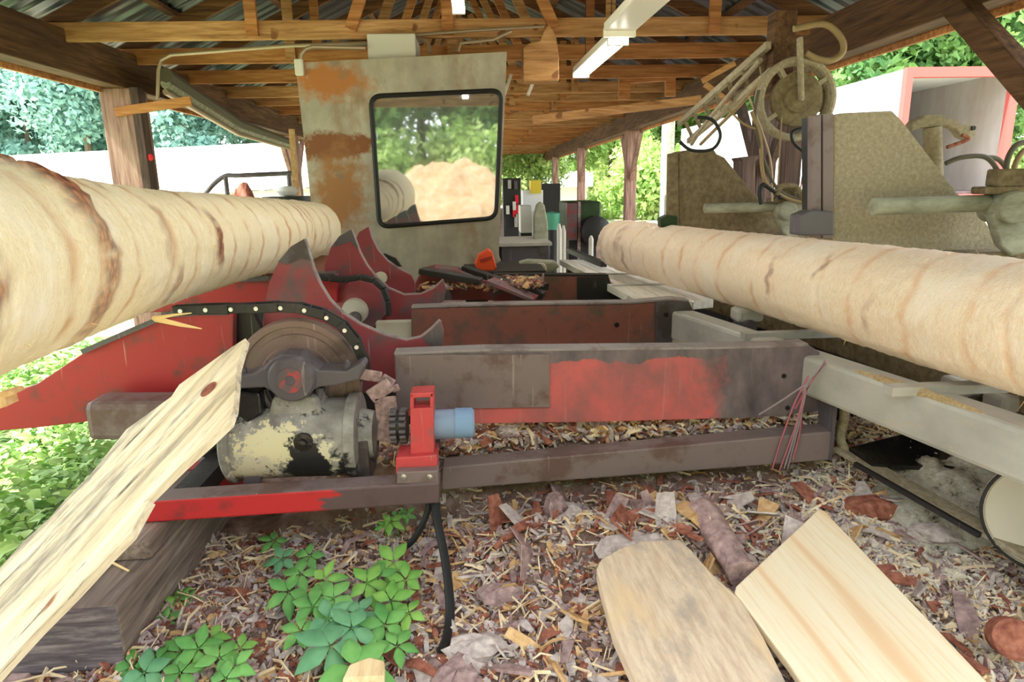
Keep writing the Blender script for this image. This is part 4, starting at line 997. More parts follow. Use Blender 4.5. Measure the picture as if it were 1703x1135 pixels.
# plastic strips on the beam end
t = thing('plastic_strapping', at(1330, 690, 2.76), 'pinkish plastic strapping strips tangled over the right end of the beams', 'strap')
for pts, m_ in (([(1372,600),(1350,630),(1310,660),(1262,690)], 'grey_film'), ([(1374,605),(1345,640),(1330,700),(1310,780)], 'grey_film'), ([(1345,625),(1322,670),(1300,730),(1284,782)], 'pink_strip'), ([(1338,650),(1326,700),(1312,740),(1296,784)], 'pink_strip'), ([(1372,602),(1340,650),(1322,680)], 'pink_strip'), ([(1335,660),(1330,720),(1318,765)], 'pink_strip'), ([(1340,645),(1322,720),(1304,780)], 'grey_film')):
    P_ = catmull([at(x, y, 2.765) for x, y in pts], 6); mb = MB()
    mb.tube(P_, .004, 5); mb.build('strip', m_, t)
# dusty hanging hose at the beam end
P_ = catmull([at(1378,610,2.86), at(1398,640,2.84), at(1404,690,2.84), at(1398,730,2.84), at(1412,760,2.8)], 8)
mb = MB(); mb.tube(P_, .022, 10); tag(mb.build('dusty_hose', 'dusty_plate', origin=P_[-1]), 'thick sawdust-covered hose curling around the beam end', 'hose')

# ------------------------------------------------------------------ carriage on the right
zr = .92
# grey rail beam: line in plan parallel to the right log
ra = atz(1385, 632, .70); rb_ = atz(1703, 748, .70)
d_ = (ra-rb_).normalized()
A = rb_-d_*.7; B = rb_+d_*((4.75-rb_.y)/d_.y)
t = thing('carriage_rail', Vector((A.x, A.y, 0)), 'long grey steel channel rail in front of the right log', 'rail')
mb = MB(); mb.bar(A, B, .15, .19); mb.build('channel', 'rail_steel', t, bevel=.02)
sd = Vector((-d_.y, d_.x, 0)).normalized()
mb = MB()
sdr = d_.cross(Vector((0,0,1))).normalized()
P1 = atz(1440, 615, .79); P2 = atz(1650, 690, .79)
t0_ = (P1-A).dot(d_); t1_ = (P2-A).dot(d_)
pts = [A+d_*(t0_+(t1_-t0_)*i/12)+Vector((0,0,.092)) for i in range(13)]
mb.tube([p-sdr*.05 for p in pts], [.005+.016*math.sin(PI*i/12)+.004*(i % 2) for i in range(13)], 8); tag(mb.build('sawdust_ridge', 'sawdust', t), 'ridge of orange sawdust on top')
for s in (.5, 2.9):
    c = A+d_*s; mb = MB(); mb.box((c.x-.05, c.y-.05, -.03), (c.x+.05, c.y+.05, c.z-.09)); mb.build('stand', 'dark_steel', t)
# carriage bed behind the rail, below log (dark)
cA = Rn+Vector((.30, 0, -.36)); cB = Rf+Vector((.30, 0, -.34))
t = thing('carriage_bed', Vector((cA.x, cA.y, 0)), 'dark carriage frame under the right log', 'carriage')
mb = MB(); mb.bar(cA+dirR*.6, cB, .16, .12); mb.build('front_sill', 'dusty_dark', t, bevel=.01)
mb = MB(); mb.bar(cA+Vector((.8,0,-.02)), cB+Vector((.8,0,-.02)), .12, .16); mb.build('rear_sill', 'dusty_dark', t)
mb = MB(); mb.bar(cA+Vector((.05,0,-.32)), cB+Vector((.05,0,-.32)), .05, .50); mb.build('void_plate', 'black_steel', t)  # black sheet painted in as the dark void below the carriage
for s in (1.55, 2.55, 4.4, 5.1):
    c = Rn+dirR*s; mb = MB(); mb.box((c.x-.36, c.y-.03, c.z-.285), (c.x+1.1, c.y+.03, c.z-.25)); mb.build('head_block', 'rail_steel', t)
for s in (1.9, 3.6, 5.0):
    c = Rn+dirR*s
    for dx in (.25, 1.05): mb = MB(); mb.box((c.x+dx, c.y-.05, -.02), (c.x+dx+.1, c.y+.05, c.z-.4)); mb.build('stand', 'dusty_dark', t)
# grey dog clamps near the rail
for k, (x, y, Y, lab) in enumerate(((1240,520,3.75,'worn grey roller bracket below the middle of the right log'), (1605,640,2.62,'worn grey clamp block on the rail, left of the pair at the right'), (1680,665,2.45,'worn grey clamp block on the rail at the right edge'))):
    c = at(x, y, Y); t = thing('clamp_block', c+Vector((0,0,-.06)), lab, 'clamp', 'grey clamp blocks on the carriage rail')
    mb = MB(); mb.box(c+Vector((-.07, -.06, -.05)), c+Vector((.09, .07, .03))); mb.build('block', 'rail_steel', t, bevel=.02)
    mb = MB(); mb.cyl(c+Vector((.0, -.08, -.07)), c+Vector((.0, .08, -.07)), .04, 20); mb.build('roller', 'dark_steel', t)
# white box (disc) at right edge: wheel
wc_ = at(1744, 862, 2.05)
t = thing('pulley_wheel', wc_+Vector((0,0,-.21)), 'pale round disc with dark rim cut by the right edge', 'wheel')
axw = Vector((-.75, -1, .25)).normalized()
mb = MB(); mb.lathe(wc_, axw, [(-.05, 0), (-.05, .2), (0, .2), (.004, .19), (-.004, .185), (-.004, 0)], 48); mb.build('disc', 'hub_white', t)
mb = MB(); mb.ring(wc_, axw, .197, .007, 48, 8); mb.build('rim', 'black_steel', t)
# diagonal ground plank with black slots
A = atz(1395, 745, .36); B = atz(1760, 950, .26)
t = thing('track_plank', (A+B)/2, 'dusty plank running diagonally along the ground with black gaps beside it', 'plank')
mb = MB(); mb.bar(A, B, .085, .02); mb.build('plank', 'dusty_plate', t, bevel=.004)
mb = MB(); o_ = (B-A).cross(Vector((0,0,1))).normalized()*.055
if o_.x > 0: o_ = -o_
mb.bar(A+o_+(B-A)*.15, B+o_-(B-A)*.25, .018, .02); mb.build('dark_rail', 'black_steel', t)
# flat black sheet standing in for the dark void under the rail
P1 = atz(1420, 775, .22); P2 = atz(1570, 760, .22)
t = thing('rail_void', at(1500, 740, 3.0)+Vector((0, 0, -.2)), 'black sheet added as the dark void under the grey rail, with an edge board', 'dark void')
mb = MB(); q = [at(1415,735,3.2), at(1540,728,3.2), at(1640,800,2.75), at(1440,775,2.9)]
q = [atz(1412,745,.38), atz(1530,715,.38), atz(1640,780,.36), atz(1450,772,.36)]
mb.prism(q, (0, 0, -.02)); mb.build('void_sheet', 'grease_void_black', t)
q = [at(1400,742,3.05), at(1525,722,3.05), at(1530,732,3.05), at(1402,752,3.05)]
mb = MB(); mb.prism(q, (0,.05,0)); mb.build('edge_board', 'dusty_plate', t)
# sawdust heaps
def mound(name, c, rx, ry, rz, mat, label, seed=0, n=40, cat='heap'):
    mb = MB(); vs = []
    for i in range(n+1):
        for j in range(n+1):
            u = -1+2*i/n; v = -1+2*j/n; r = math.hypot(u, v)
            z = max(0, math.cos(min(r, 1)*PI/2))**1.2*rz*(1+.35*fbm((u*2.5+seed, v*2.5, seed)))+.05*rz*fbm((u*12, v*12, seed))-(.25*max(0, r-.95))
            vs.append(Vector(c)+Vector((u*rx, v*ry, z-.01)))
    m_ = n+1
    mb.add(vs, [(i*m_+j, (i+1)*m_+j, (i+1)*m_+j+1, i*m_+j+1) for i in range(n) for j in range(n)], 0, True)
    return tag(mb.build(name, mat, origin=c), label, cat, kind='stuff')
mound('sawdust_heap', atz(1585, 830, .20), .42, .34, .20, 'sawdust_white', 'pale sawdust heap below the grey rail at the right', 3)
mound('sawdust_heap', atz(1180, 560, .62), .25, .5, .08, 'dusty_plate', 'brown sawdust bank behind the second deck beam', 5)

# knees
def knee(label, pix, Y, th, mat, front_px, pipe, pipeY):
    P = [at(x, y, Y) for x, y in pix]
    t = thing('carriage_knee', Vector((P[0].x, Y, min(p.z for p in P))), label, 'carriage knee', 'sawdust-coated carriage knees')
    mb = MB(); mb.prism(P, (0, th, 0)); mb.build('side_plate', mat, t, bevel=.008)
    F_ = [at(x, y, Y-.02) for x, y in front_px]
    mb = MB(); mb.prism(F_, (0, .05, 0)); mb.build('face_bar', 'purple_steel' if Y < 4 else 'dusty_dark', t, bevel=.006)
    a, b = at(*pipe[0], pipeY), at(*pipe[1], pipeY)
    mb = MB(); mb.tube([a, b], pipe[2], 20); mb.build('pipe', 'dusty_pipe', t)
    return t
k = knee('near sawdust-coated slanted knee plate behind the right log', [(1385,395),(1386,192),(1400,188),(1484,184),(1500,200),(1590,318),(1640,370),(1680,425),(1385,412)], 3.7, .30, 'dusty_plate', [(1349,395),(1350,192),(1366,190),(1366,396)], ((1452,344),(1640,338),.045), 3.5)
mb = MB(); mb.prism([at(x, y, 3.68) for x, y in [(1369,396),(1369,190),(1386,189),(1386,396)]], (0, .018, 0)); mb.build('face_bar', 'purple_steel', k)
mb = MB(); mb.prism([at(x, y, 3.74) for x, y in [(1362,396),(1362,192),(1385,191),(1385,396)]], (0, .2, 0)); mb.build('slide_channel', 'black_steel', k)
mb = MB(); mb.prism([at(x, y, 3.6) for x, y in [(1328,392),(1330,358),(1350,350),(1388,352),(1388,392)]], (0, .12, 0)); tag(mb.build('dog_clamp', 'dark_steel', k, bevel=.01), 'grey steel dog clamp')
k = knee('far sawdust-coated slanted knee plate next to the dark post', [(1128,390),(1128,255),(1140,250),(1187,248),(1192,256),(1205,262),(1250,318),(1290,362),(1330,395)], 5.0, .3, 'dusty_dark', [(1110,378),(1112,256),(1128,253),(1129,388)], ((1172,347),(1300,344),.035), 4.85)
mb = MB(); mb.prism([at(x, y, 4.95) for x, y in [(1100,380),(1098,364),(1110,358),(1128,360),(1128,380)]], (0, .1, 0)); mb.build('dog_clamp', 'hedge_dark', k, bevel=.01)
# mechanism at pipe ends
for (x, y, Y, s, lab) in ((1680, 345, 3.45, 1.0, 'dusty pipe joint bracket at the right edge behind the log'), (1310, 350, 4.8, .8, 'dusty pipe joint bracket between the two knees')):
    c = at(x, y, Y); t = thing('pipe_joint', c+Vector((0, 0, -.2*s)), lab, 'machine part', 'dusty pipe joints')
    mb = MB(); mb.cyl(c+Vector((-.02, -.07*s, 0)), c+Vector((-.02, .12*s, 0)), .085*s, 24); mb.build('knuckle', 'dusty_pipe', t, bevel=.01)
    mb = MB(); mb.prism([c+Vector((v[0]*s, -.03, v[1]*s)) for v in ((-.12,-.04),(-.04,-.2),(.03,-.26),(.10,-.24),(.08,-.08),(.16,.06),(.02,.08))], (0, .06, 0)); mb.build('arm', 'dusty_pipe', t, bevel=.01)
    mb = MB(); mb.box(c+Vector((-.16*s, -.02, .07*s)), c+Vector((.12*s, .10, .11*s))); mb.box(c+Vector((-.10*s, -.02, .11*s)), c+Vector((.06*s, .08, .2*s))); mb.build('valve_block', 'dusty_dark', t, bevel=.01)
    mb = MB(); mb.box(c+Vector((-.2*s,.0,-.34*s)), c+Vector((.3*s,.2,-.24*s))); mb.build('base', 'dusty_dark', t, bevel=.01)
    mb = MB(); mb.box(c+Vector((-.06*s,.02,-c.z)), c+Vector((.1*s,.14,-.33*s))); mb.build('support', 'dusty_dark', t)
# cylinder lever behind near knee
t = thing('clamp_cylinder', at(1545, 290, 3.95), 'upright dusty clamp cylinder with a bent lever head above the near knee', 'machine part')
mb = MB(); mb.tube([at(1553, 300, 3.95), at(1550, 212, 3.95)], .05, 20); mb.build('cylinder', 'dusty_plate', t)
mb = MB(); mb.prism([at(x, y, 3.93) for x, y in [(1515,208),(1522,200),(1535,196),(1538,191),(1568,190),(1572,196),(1592,200),(1598,206),(1620,208),(1625,222),(1615,234),(1600,228),(1590,215),(1575,208),(1560,212),(1535,212),(1518,218)]], (0, .07, 0)); mb.build('lever', 'dusty_plate', t, bevel=.012)
c = at(1620, 213, 3.92); mb = MB(); mb.cyl(c, c+Vector((0, .01, 0)), .013, 12); mb.build('pin_hole', 'black_gasket', t)
# hoses at right
hose('hydraulic_hose', [at(1573,272,3.8), at(1600,262,3.8), at(1640,262,3.8), at(1662,290,3.8), at(1672,325,3.75)], .014, 'rubber_grey', 'arched dusty hose in front of the trailer, lower of two', group='dusty hoses by the trailer')
hose('hydraulic_hose', [at(1575,245,3.85), at(1610,232,3.85), at(1600,225,3.85)], .011, 'bark_red', 'thin reddish hose under the clamp lever')
hose('hydraulic_hose', [at(1640,262,3.9), at(1660,265,3.9), at(1675,285,3.9), at(1682,320,3.85)], .014, 'rubber_grey', 'second arched dusty hose beside the first one', group='dusty hoses by the trailer')
hose('hydraulic_hose', [at(1672,300,3.7), at(1676,265,3.7), at(1690,242,3.7), at(1712,235,3.7)], .016, 'rubber_grey', 'dusty hose looping up at the right edge, left strand', group='dusty hoses by the trailer')
hose('hydraulic_hose', [at(1682,300,3.75), at(1690,270,3.75), at(1704,250,3.75), at(1725,245,3.75)], .016, 'cable_tan', 'tan hose looping up at the right edge, right strand', group='dusty hoses by the trailer')

# hose wheel + column
t = thing('wooden_column', at(1312, 20, 4.9)*1, 'brown column with pulley wheel hanging near it, behind the near knee', 'column')
yy = 5.1; a = at(1302, 20, yy); b = at(1312, 330, yy)
t.location = Vector((b.x, yy, 0))
mb = MB(); mb.box((a.x-.08, yy-.07, at(1302, 165, yy).z), (a.x+.08, yy+.07, a.z)); mb.build('upper_shaft', 'beam_wood', t, bevel=.006)
mb = MB(); mb.box((b.x-.07, yy-.04, 0), (b.x+.06, yy+.06, at(1312, 220, yy).z+.05)); mb.build('lower_shaft', 'post_dark', t, bevel=.006)
wc_ = at(1325, 165, 4.85)
t = thing('belt_wheel', wc_+Vector((0,0,-.28)), 'large dusty round hose wheel hanging near the roof on the right', 'wheel')
mb = MB(); mb.lathe(wc_, (0,-1,0), [(-.03,.0),(-.03,.185),(.01,.185),(.02,.17),(.012,.1),(.03,.09),(.03,0)], 48); mb.build('disc', 'dusty_dark', t)
mb = MB(); mb.ring(wc_, (0,1,0), .262, .026, 56, 8); mb.ring(wc_+Vector((0,.07,0)), (0,1,0), .255, .026, 56, 8); mb.build('outer_rings', 'dusty_plate', t)
for k in range(4):
    an = .6+k*PI/2; mb = MB(); mb.bar(wc_+Vector((math.cos(an)*.15, .01, math.sin(an)*.15)), wc_+Vector((math.cos(an)*.26, .01, math.sin(an)*.26)), .03, .05, up=(0,1,0)); mb.build('spoke', 'dusty_plate', t)
mb = MB(); mb.bar(wc_+Vector((.01, -.05, -.02)), at(1330, 62, 4.8), .03, .055, up=(0,1,0)); mb.build('hanger_arm', 'dusty_plate', t, bevel=.01)
mb = MB(); mb.bar(at(1360, 150, 4.95), at(1352, 185, 4.95), .1, .08, up=(0,1,0)); mb.build('side_arm', 'dusty_dark', t)
hose('hydraulic_hose', [at(1320,48,4.8), at(1370,40,4.8), at(1398,62,4.8), at(1402,85,4.8), at(1385,100,4.8), at(1360,98,4.8), at(1340,88,4.8)], .022, 'cable_tan', 'thick tan hose looping beside the column top')
for k, (pts, r, m_, lab) in enumerate(((([(1262,150),(1256,200),(1275,280),(1300,320),(1345,335)]), .012, 'rubber_grey', 'grey hanging cable curving down to the knee, outer one'), (([(1250,185),(1264,230),(1272,300),(1310,330),(1350,338)]), .014, 'cable_tan', 'tan hanging cable curving down to the knee, inner one'), (([(1266,340),(1264,318),(1272,308),(1300,330)]), .016, 'rubber', 'short black hose loop at the foot of the orange stripe'), (([(1245,160),(1280,260),(1284,335)]), .007, 'conduit', 'thin straight cable right of the dark post'), (([(1340,212),(1318,220),(1322,240),(1352,262)]), .012, 'rubber', 'short black hose bend left of the near knee'), (([(1130,235),(1150,250),(1185,248),(1198,225),(1185,200),(1160,195)]), .012, 'rubber', 'black cable loop hanging above the far knee'), (([(1290,325),(1300,310),(1325,312),(1335,335)]), .02, 'dusty_dark', 'dusty round hose bow between the knees'), (([(1346,250),(1335,290),(1330,330)]), .005, 'bark_red', 'thin reddish wire left of the near knee'), (([(1210,180),(1235,205),(1258,215)]), .008, 'cable_tan', 'thin slanted wire left of the dark post'), (([(1300,195),(1296,260),(1292,330)]), .005, 'cable_tan', 'thin vertical wire beneath the hose wheel'))):
    hose('hanging_cable', [at(x, y, 4.75) for x, y in pts], r, m_, lab, 'cable')
# cable ladder tray
t = thing('cable_tray', at(1205, 200, 6.0), 'dusty ladder-like cable tray slanting down from the column to the left', 'cable tray')
A0, A1 = at(1278, 75, 5.0), at(1130, 205, 7.2); B0, B1 = at(1284, 118, 5.0), at(1145, 235, 7.2)
for a, b in ((A0, A1), (B0, B1)):
    mb = MB(); mb.bar(a, b, .04, .05); mb.build('side_rail', 'dusty_plate', t)
for k in range(7):
    q = (k+.5)/7; mb = MB(); mb.bar(A0.lerp(A1, q), B0.lerp(B1, q), .03, .03, up=(0,1,0)); mb.build('rung', 'dusty_dark', t)
hose('hanging_cable', [at(1265,100,5.1), at(1220,150,5.6), at(1170,210,6.3), at(1150,240,6.6)], .02, 'dusty_plate', 'thick dusty cable laid along the ladder tray', 'cable')
hose('hanging_cable', [at(1270,130,5.0), at(1225,180,5.5), at(1190,215,6), at(1165,240,6.4)], .016, 'cable_tan', 'tan cable hanging below the ladder tray', 'cable')
for k, (xa, ya, xb, yb, lab) in enumerate(((1168,135,1222,105,'upper'), (1172,140,1206,165,'lower'))):
    mb = MB(); mb.bar(at(xa, ya, 6.6), at(xb, yb, 6.6), .03, .05); tag(mb.build('thin_strut', 'truss_wood', origin=at(xa, ya, 6.6)), '%s thin wooden strut meeting left of the cable tray' % lab, 'strut')
# dark stand below the cable on post
P, off = plate([(1233,330),(1234,268),(1230,262),(1262,258),(1262,264),(1256,268),(1257,340)], 6.9, .25)
mb = MB(); mb.prism(P, off); tag(mb.build('switch_box', 'post_dark', origin=P[0], bevel=.01), 'dark tall switch box mounted low on the dark right post', 'box')
P, off = plate([(1271,340),(1270,290),(1276,280),(1280,300),(1284,340)], 7.4, .03)
mb = MB(); mb.prism(P, off); tag(mb.build('orange_marker', 'orange_plastic', origin=P[0]), 'narrow orange marker strip between the knees', 'marker')

# ------------------------------------------------------------------ board stack & workshop in the gap
zb_ = .80
t = thing('board_stack', atz(1180, 500, zb_-.1), 'low stack of pale boards running back beside the far beam end', 'lumber')
a0, a1 = atz(1078, 508, zb_), atz(930, 432, zb_); b0, b1 = atz(1188, 498, zb_), atz(985, 432, zb_)
for k in range(3):
    u0_, u1_ = k/3+.01, (k+1)/3-.01
    p = [a0.lerp(b0, u0_), a0.lerp(b0, u1_), a1.lerp(b1, u1_), a1.lerp(b1, u0_)]
    mb = MB(); mb.prism(p, (0, 0, -.06)); mb.build('board', 'stacked_board', t, bevel=.005)
mb = MB()
for q in (.1, .5, .9):
    c0_, c1_ = a0.lerp(a1, q), b0.lerp(b1, q); mb.box((c0_.x+.03, c0_.y-.05, 0), (c0_.x+.13, c0_.y+.05, zb_-.062)); mb.box((c1_.x-.13, c1_.y-.05, 0), (c1_.x-.03, c1_.y+.05, zb_-.062))
mb.build('trestle', 'post_dark', t)
# dark rail behind it
a, b = atz(1000, 440, .85), atz(905, 410, .85)
mb = MB(); mb.bar(atz(1004, 440, .86), atz(945, 416, .86), .06, .05); tag(mb.build('dark_rail', 'black_steel', origin=atz(1004, 440, .86)), 'dark rail between the pale boards and the log end', 'rail')
def bx(name, x0, y0, x1, y1, Y, th, mat, label, cat, bev=.01, base=True):
    a = at(x0, y1, Y); b = at(x1, y0, Y)
    t = thing(name, ((a.x+b.x)/2, Y, 0 if base else a.z), label, cat)
    mb = MB(); mb.box((a.x, Y, a.z), (b.x, Y+th, b.z)); mb.build('body', mat, t, bevel=bev)
    if name in ('dark_cabinet', 'tool_rack'): mb = MB(); mb.box((a.x, Y+.02, 0), (b.x, Y+th, a.z)); mb.build('plinth', mat, t)
    return t, a, b
t, a, b = bx('machine_table', 834, 408, 914, 438, 6.6, .8, 'dark_steel', 'dark steel machine table right of the cab foot', 'table')
mb = MB(); mb.box((a.x-.02, 6.55, b.z), (b.x+.02, 7.45, b.z+.03)); mb.build('top', 'rail_steel', t); mb = MB(); mb.box((a.x+.05, 6.7, 0), (b.x-.05, 7.3, a.z)); mb.build('pedestal', 'black_steel', t)
t = thing('saw_guard', at(898, 405, 7.0), 'tall tapered grey-green saw guard standing on the machine table', 'guard')
mb = MB(); mb.prism([at(x, y, 7.0) for x, y in [(888,405),(888,360),(893,340),(900,335),(906,342),(911,370),(912,405)]], (0,.12,0)); mb.build('blade_cover', 'dusty_pipe', t, bevel=.015)
t, a, b = bx('white_cabinet', 866, 342, 884, 388, 10.5, .5, 'off_white', 'white cabinet covered in notes behind the saw guard', 'cabinet')
mb = MB(); mb.box((a.x, 10.5, 0), (b.x, 11, a.z)); mb.build('plinth', 'black_steel', t)
t, a, b = bx('white_machine', 870, 316, 903, 352, 11.5, .5, 'white_paint', 'white machine body under a yellow lid', 'machine')
mb = MB(); q0 = at(883, 322, 11.45); q1 = at(900, 300, 11.45); mb.box((q0.x, 11.45, q0.z), (q1.x, 11.8, q1.z)); tag(mb.build('lid', 'yellow_plastic', t), 'yellow lid')
mb = MB(); mb.box((a.x, 11.5, 0), (b.x, 12, a.z)); mb.build('pedestal', 'off_white', t)
t, a, b = bx('tool_rack', 838, 296, 866, 400, 13, .3, 'black_steel', 'dark tool rack with red and white items beyond the cab', 'rack')
rr = random.Random(6)
for k in range(9):
    x = rr.uniform(840, 863); y = rr.uniform(305, 385); q = at(x, y, 12.97); mb = MB(); mb.box(q+Vector((-.03, -.04, -.08)), q+Vector((.03, .03, .08))); mb.build('hung_tool', rr.choice(['red_tape', 'dark_steel', 'off_white', 'rail_steel']), t)
t, a, b = bx('dark_cabinet', 901, 305, 932, 380, 15, .6, 'black_steel', 'tall black cabinet between the white machine and the far posts', 'cabinet')
t = thing('green_bin', at(918, 366, 10), 'round green bin beside the saw guard', 'bin')
c = at(918, 365, 10); mb = MB(); mb.lathe((c.x, 10, c.z-.15), (0,0,1), [(0, .0), (0, .11), (.22, .13), (.24, .13), (.27, .0)], 24); mb.build('drum', 'green_plastic', t)
mb = MB(); mb.cyl((c.x, 10, 0), (c.x, 10, c.z-.15), .09, 16); mb.build('stand', 'black_steel', t)
t, a, b = bx('dark_machine', 942, 335, 1000, 400, 10.0, .9, 'hedge_dark', 'bulky dark green and brown machine in front of the far posts', 'machine', .03)
mb = MB(); q = at(963, 395, 9.98); mb.box((q.x-.02, 9.96, .4), (q.x+.02, 10.0, b.z)); mb.build('panel_seam', 'bark_purple', t)
mb = MB(); q0 = at(943, 400, 9.9); q1 = at(960, 338, 9.9); mb.box((q0.x, 9.9, q0.z), (q1.x, 10, q1.z)); tag(mb.build('side_door', 'red_worn', t), 'dull red side door')
mb = MB(); q = at(992, 385, 9.8); mb.lathe(q, (0,-1,0), [(-.3, .22), (0, .22), (.05, .12), (.05, 0)], 20); mb.build('motor', 'black_steel', t)
mb = MB(); mb.box((a.x+.05, 10.1, 0), (b.x-.05, 10.8, a.z)); mb.build('base', 'black_steel', t)
for k, (x, y0, y1, Y, m_, lab) in enumerate(((930,372,418,9,'off_white','white lever stand left of the dark machine'), (937,375,415,9.3,'hub_white','pale slim post beside the lever stand'), (983,392,415,8.6,'off_white','small white jug in front of the dark machine'))):
    a = at(x-4, y1, Y); b = at(x+4, y0, Y); mb = MB(); mb.lathe(((a.x+b.x)/2, Y, a.z), (0,0,1), [(-a.z,0),(-a.z,(b.x-a.x)/2),(0,(b.x-a.x)/2),((b.z-a.z)*.75,(b.x-a.x)/2),((b.z-a.z),(b.x-a.x)/5),((b.z-a.z),0)], 14); tag(mb.build('shop_item', m_, origin=((a.x+b.x)/2, Y, a.z)), lab, 'shop item')
t = thing('machine_clutter', at(880, 450, 6.0), 'small dusty casting on the far beam under the machine table', 'machine part')
mb = MB(); mb.prism([at(x, y, 5.9) for x, y in [(862,452),(864,438),(880,434),(925,436),(932,444),(915,455)]], (0,.2,0)); mb.build('casting', 'dusty_pipe', t, bevel=.02)
mb = MB(); q = at(900, 447, 5.86); mb.cyl(q, q+Vector((0,.1,0)), .05, 18); mb.build('boss', 'hub_white', t, bevel=.008)
# hand rail at left
t = thing('hand_rail', at(372, 300, 9), 'thin grey tubular hand rail seen over the left log', 'railing')
mb = MB(); mb.tube(catmull([at(335,340,9), at(345,318,9), at(372,294,9), at(400,292,9), at(490,288,9)], 6), .03, 8); mb.build('top_rail', 'dark_steel', t)
mb = MB(); q = at(375, 294, 9); mb.tube([q, Vector((q.x, 9, 0))], .03, 8); mb.build('upright', 'dark_steel', t)
q = at(480, 290, 9); mb = MB(); mb.tube([q, Vector((q.x, 9, 0))], .03, 8); mb.build('upright', 'dark_steel', t)
mound('bark_heap', (at(415, 330, 10).x, 10, 0), 1.1, 1.0, 1.42, 'bark_red', 'reddish bark heap behind the hand rail', 8)
a = at(482, 200, 8.5); mb = MB(); mb.bar(at(485, 215, 8.5), Vector((at(487, 300, 8.5).x, 8.5, 0)), .06, .06, up=(0,1,0)); tag(mb.build('light_pole', 'chip_tan', origin=at(487, 300, 8.5)), 'thin pale vertical pole at the left edge of the cab', 'pole')
c = at(478, 318, 8.0); t = thing('barrel', (c.x, 8, 0), 'dark barrel under the white jug behind the left log', 'barrel'); mb = MB(); mb.lathe((c.x, 8, 0), (0,0,1), [(0,0),(0,.28),(c.z-.06,.28),(c.z-.06,0)], 24); mb.build('body', 'black_steel', t)
mb = MB(); mb.lathe(c, (0,0,1), [(-.06,0),(-.05,.09),(0,.12),(.05,.09),(.06,0)], 16); tag(mb.build('white_jug', 'white_paint', origin=c), 'small white jug between the left log and the cab', 'jug')

# ------------------------------------------------------------------ trailer on the right
TX0 = at(1505, 115, 13).x; TZ = at(1505, 115, 13).z; TX1 = at(1692, 115, 13).x; ZB = 1.25
t = thing('box_trailer', (TX0, 13, 0), 'white box trailer with open red-framed rear, outside on the right', 'trailer')
mb = MB(); mb.box((TX0, 13.05, ZB), (TX0+.05, 26.94, TZ-.051)); mb.box((TX0, 13.05, TZ-.05), (TX1, 27, TZ)); mb.box((TX0, 26.95, ZB), (TX1, 27, TZ-.051)); mb.build('shell', 'white_paint', t)
mb = MB(); mb.box((TX1-.05, 13.05, ZB), (TX1, 26.94, TZ-.051)); mb.box((TX0+.05, 26.8, ZB), (TX1-.05, 26.95, TZ-.05)); mb.build('inner_lining', 'trailer_inside', t)
mb = MB(); mb.box((TX0+.12, 12.9, TZ-.16), (TX1-.12, 13.04, TZ+.02)); mb.box((TX0-.01, 12.9, ZB-.2), (TX0+.12, 13.04, TZ+.02)); mb.box((TX1-.12, 12.9, ZB-.2), (TX1+.02, 13.04, TZ+.02)); mb.box((TX0+.12, 12.9, ZB-.3), (TX1-.12, 13.04, ZB)); mb.build('rear_frame', 'trailer_red', t)
mb = MB(); mb.box((TX0+.052, 13.05, ZB), (TX1-.052, 26.7, ZB+.06)); mb.build('deck_floor', 'dark_steel', t)
mb = MB()
for x in (TX0+.35, TX1-.35):
    for y in (14.5, 15.7): mb.cyl((x-.15, y, .5), (x+.15, y, .5), .5, 28)
mb.build('wheels', 'rubber', t)
mb = MB(); mb.box((TX0+.6, 13.2, ZB-.25), (TX0+.75, 26, ZB-.02)); mb.box((TX1-.75, 13.2, ZB-.25), (TX1-.6, 26, ZB-.02)); mb.build('chassis', 'black_steel', t)
# white low building at left
t = thing('white_roofed_building', (-16, 22, 0), 'low building with a wide white roof outside on the left', 'building')
p = [at(-80, 268, 20), at(480, 238, 34)]
A1_ = at(-200, 350, 15); 
q = [at(-260,272,24), at(560,232,34), at(560,306,26), at(-260,345,16)]
mb = MB(); mb.prism(q, (0, 0, -.08)); mb.build('roof', 'white_roof', t)
mb = MB(); lo = q[3]; hi = q[2]; mb.prism([Vector((lo.x, lo.y+.3, 0)), Vector((hi.x, hi.y+.3, 0)), Vector((hi.x, hi.y+.3, hi.z-.1)), Vector((lo.x, lo.y+.3, lo.z-.1))], (0,.2,0)); mb.build('front_wall', 'off_white', t)
# far structures right gap
t = thing('far_shed_roof', at(905, 300, 30), 'pale building far away in the gap at the end of the shed', 'building')
mb = MB(); a = at(890, 312, 46); b = at(950, 285, 46); mb.box((a.x, 46, a.z), (b.x+1.5, 50, b.z)); mb.build('roof', 'white_paint', t)
mb = MB(); mb.box((a.x+.3, 46.3, 0), (b.x+1.2, 49, a.z)); mb.build('walls', 'off_white', t)
for k, (x, Y) in enumerate(((1102, 17), (1112, 17.3))):
    p = at(x, 300, Y); mb = MB(); mb.cyl((p.x, Y, 0), (p.x, Y, 7), .06+.05*k, 10); tag(mb.build('utility_pole', 'white_paint' if k == 0 else 'dusty_pipe', origin=(p.x, Y, 0)), ('thin white pole against the trees left of the far knee', 'grey pole right beside the thin white pole')[k], 'pole')

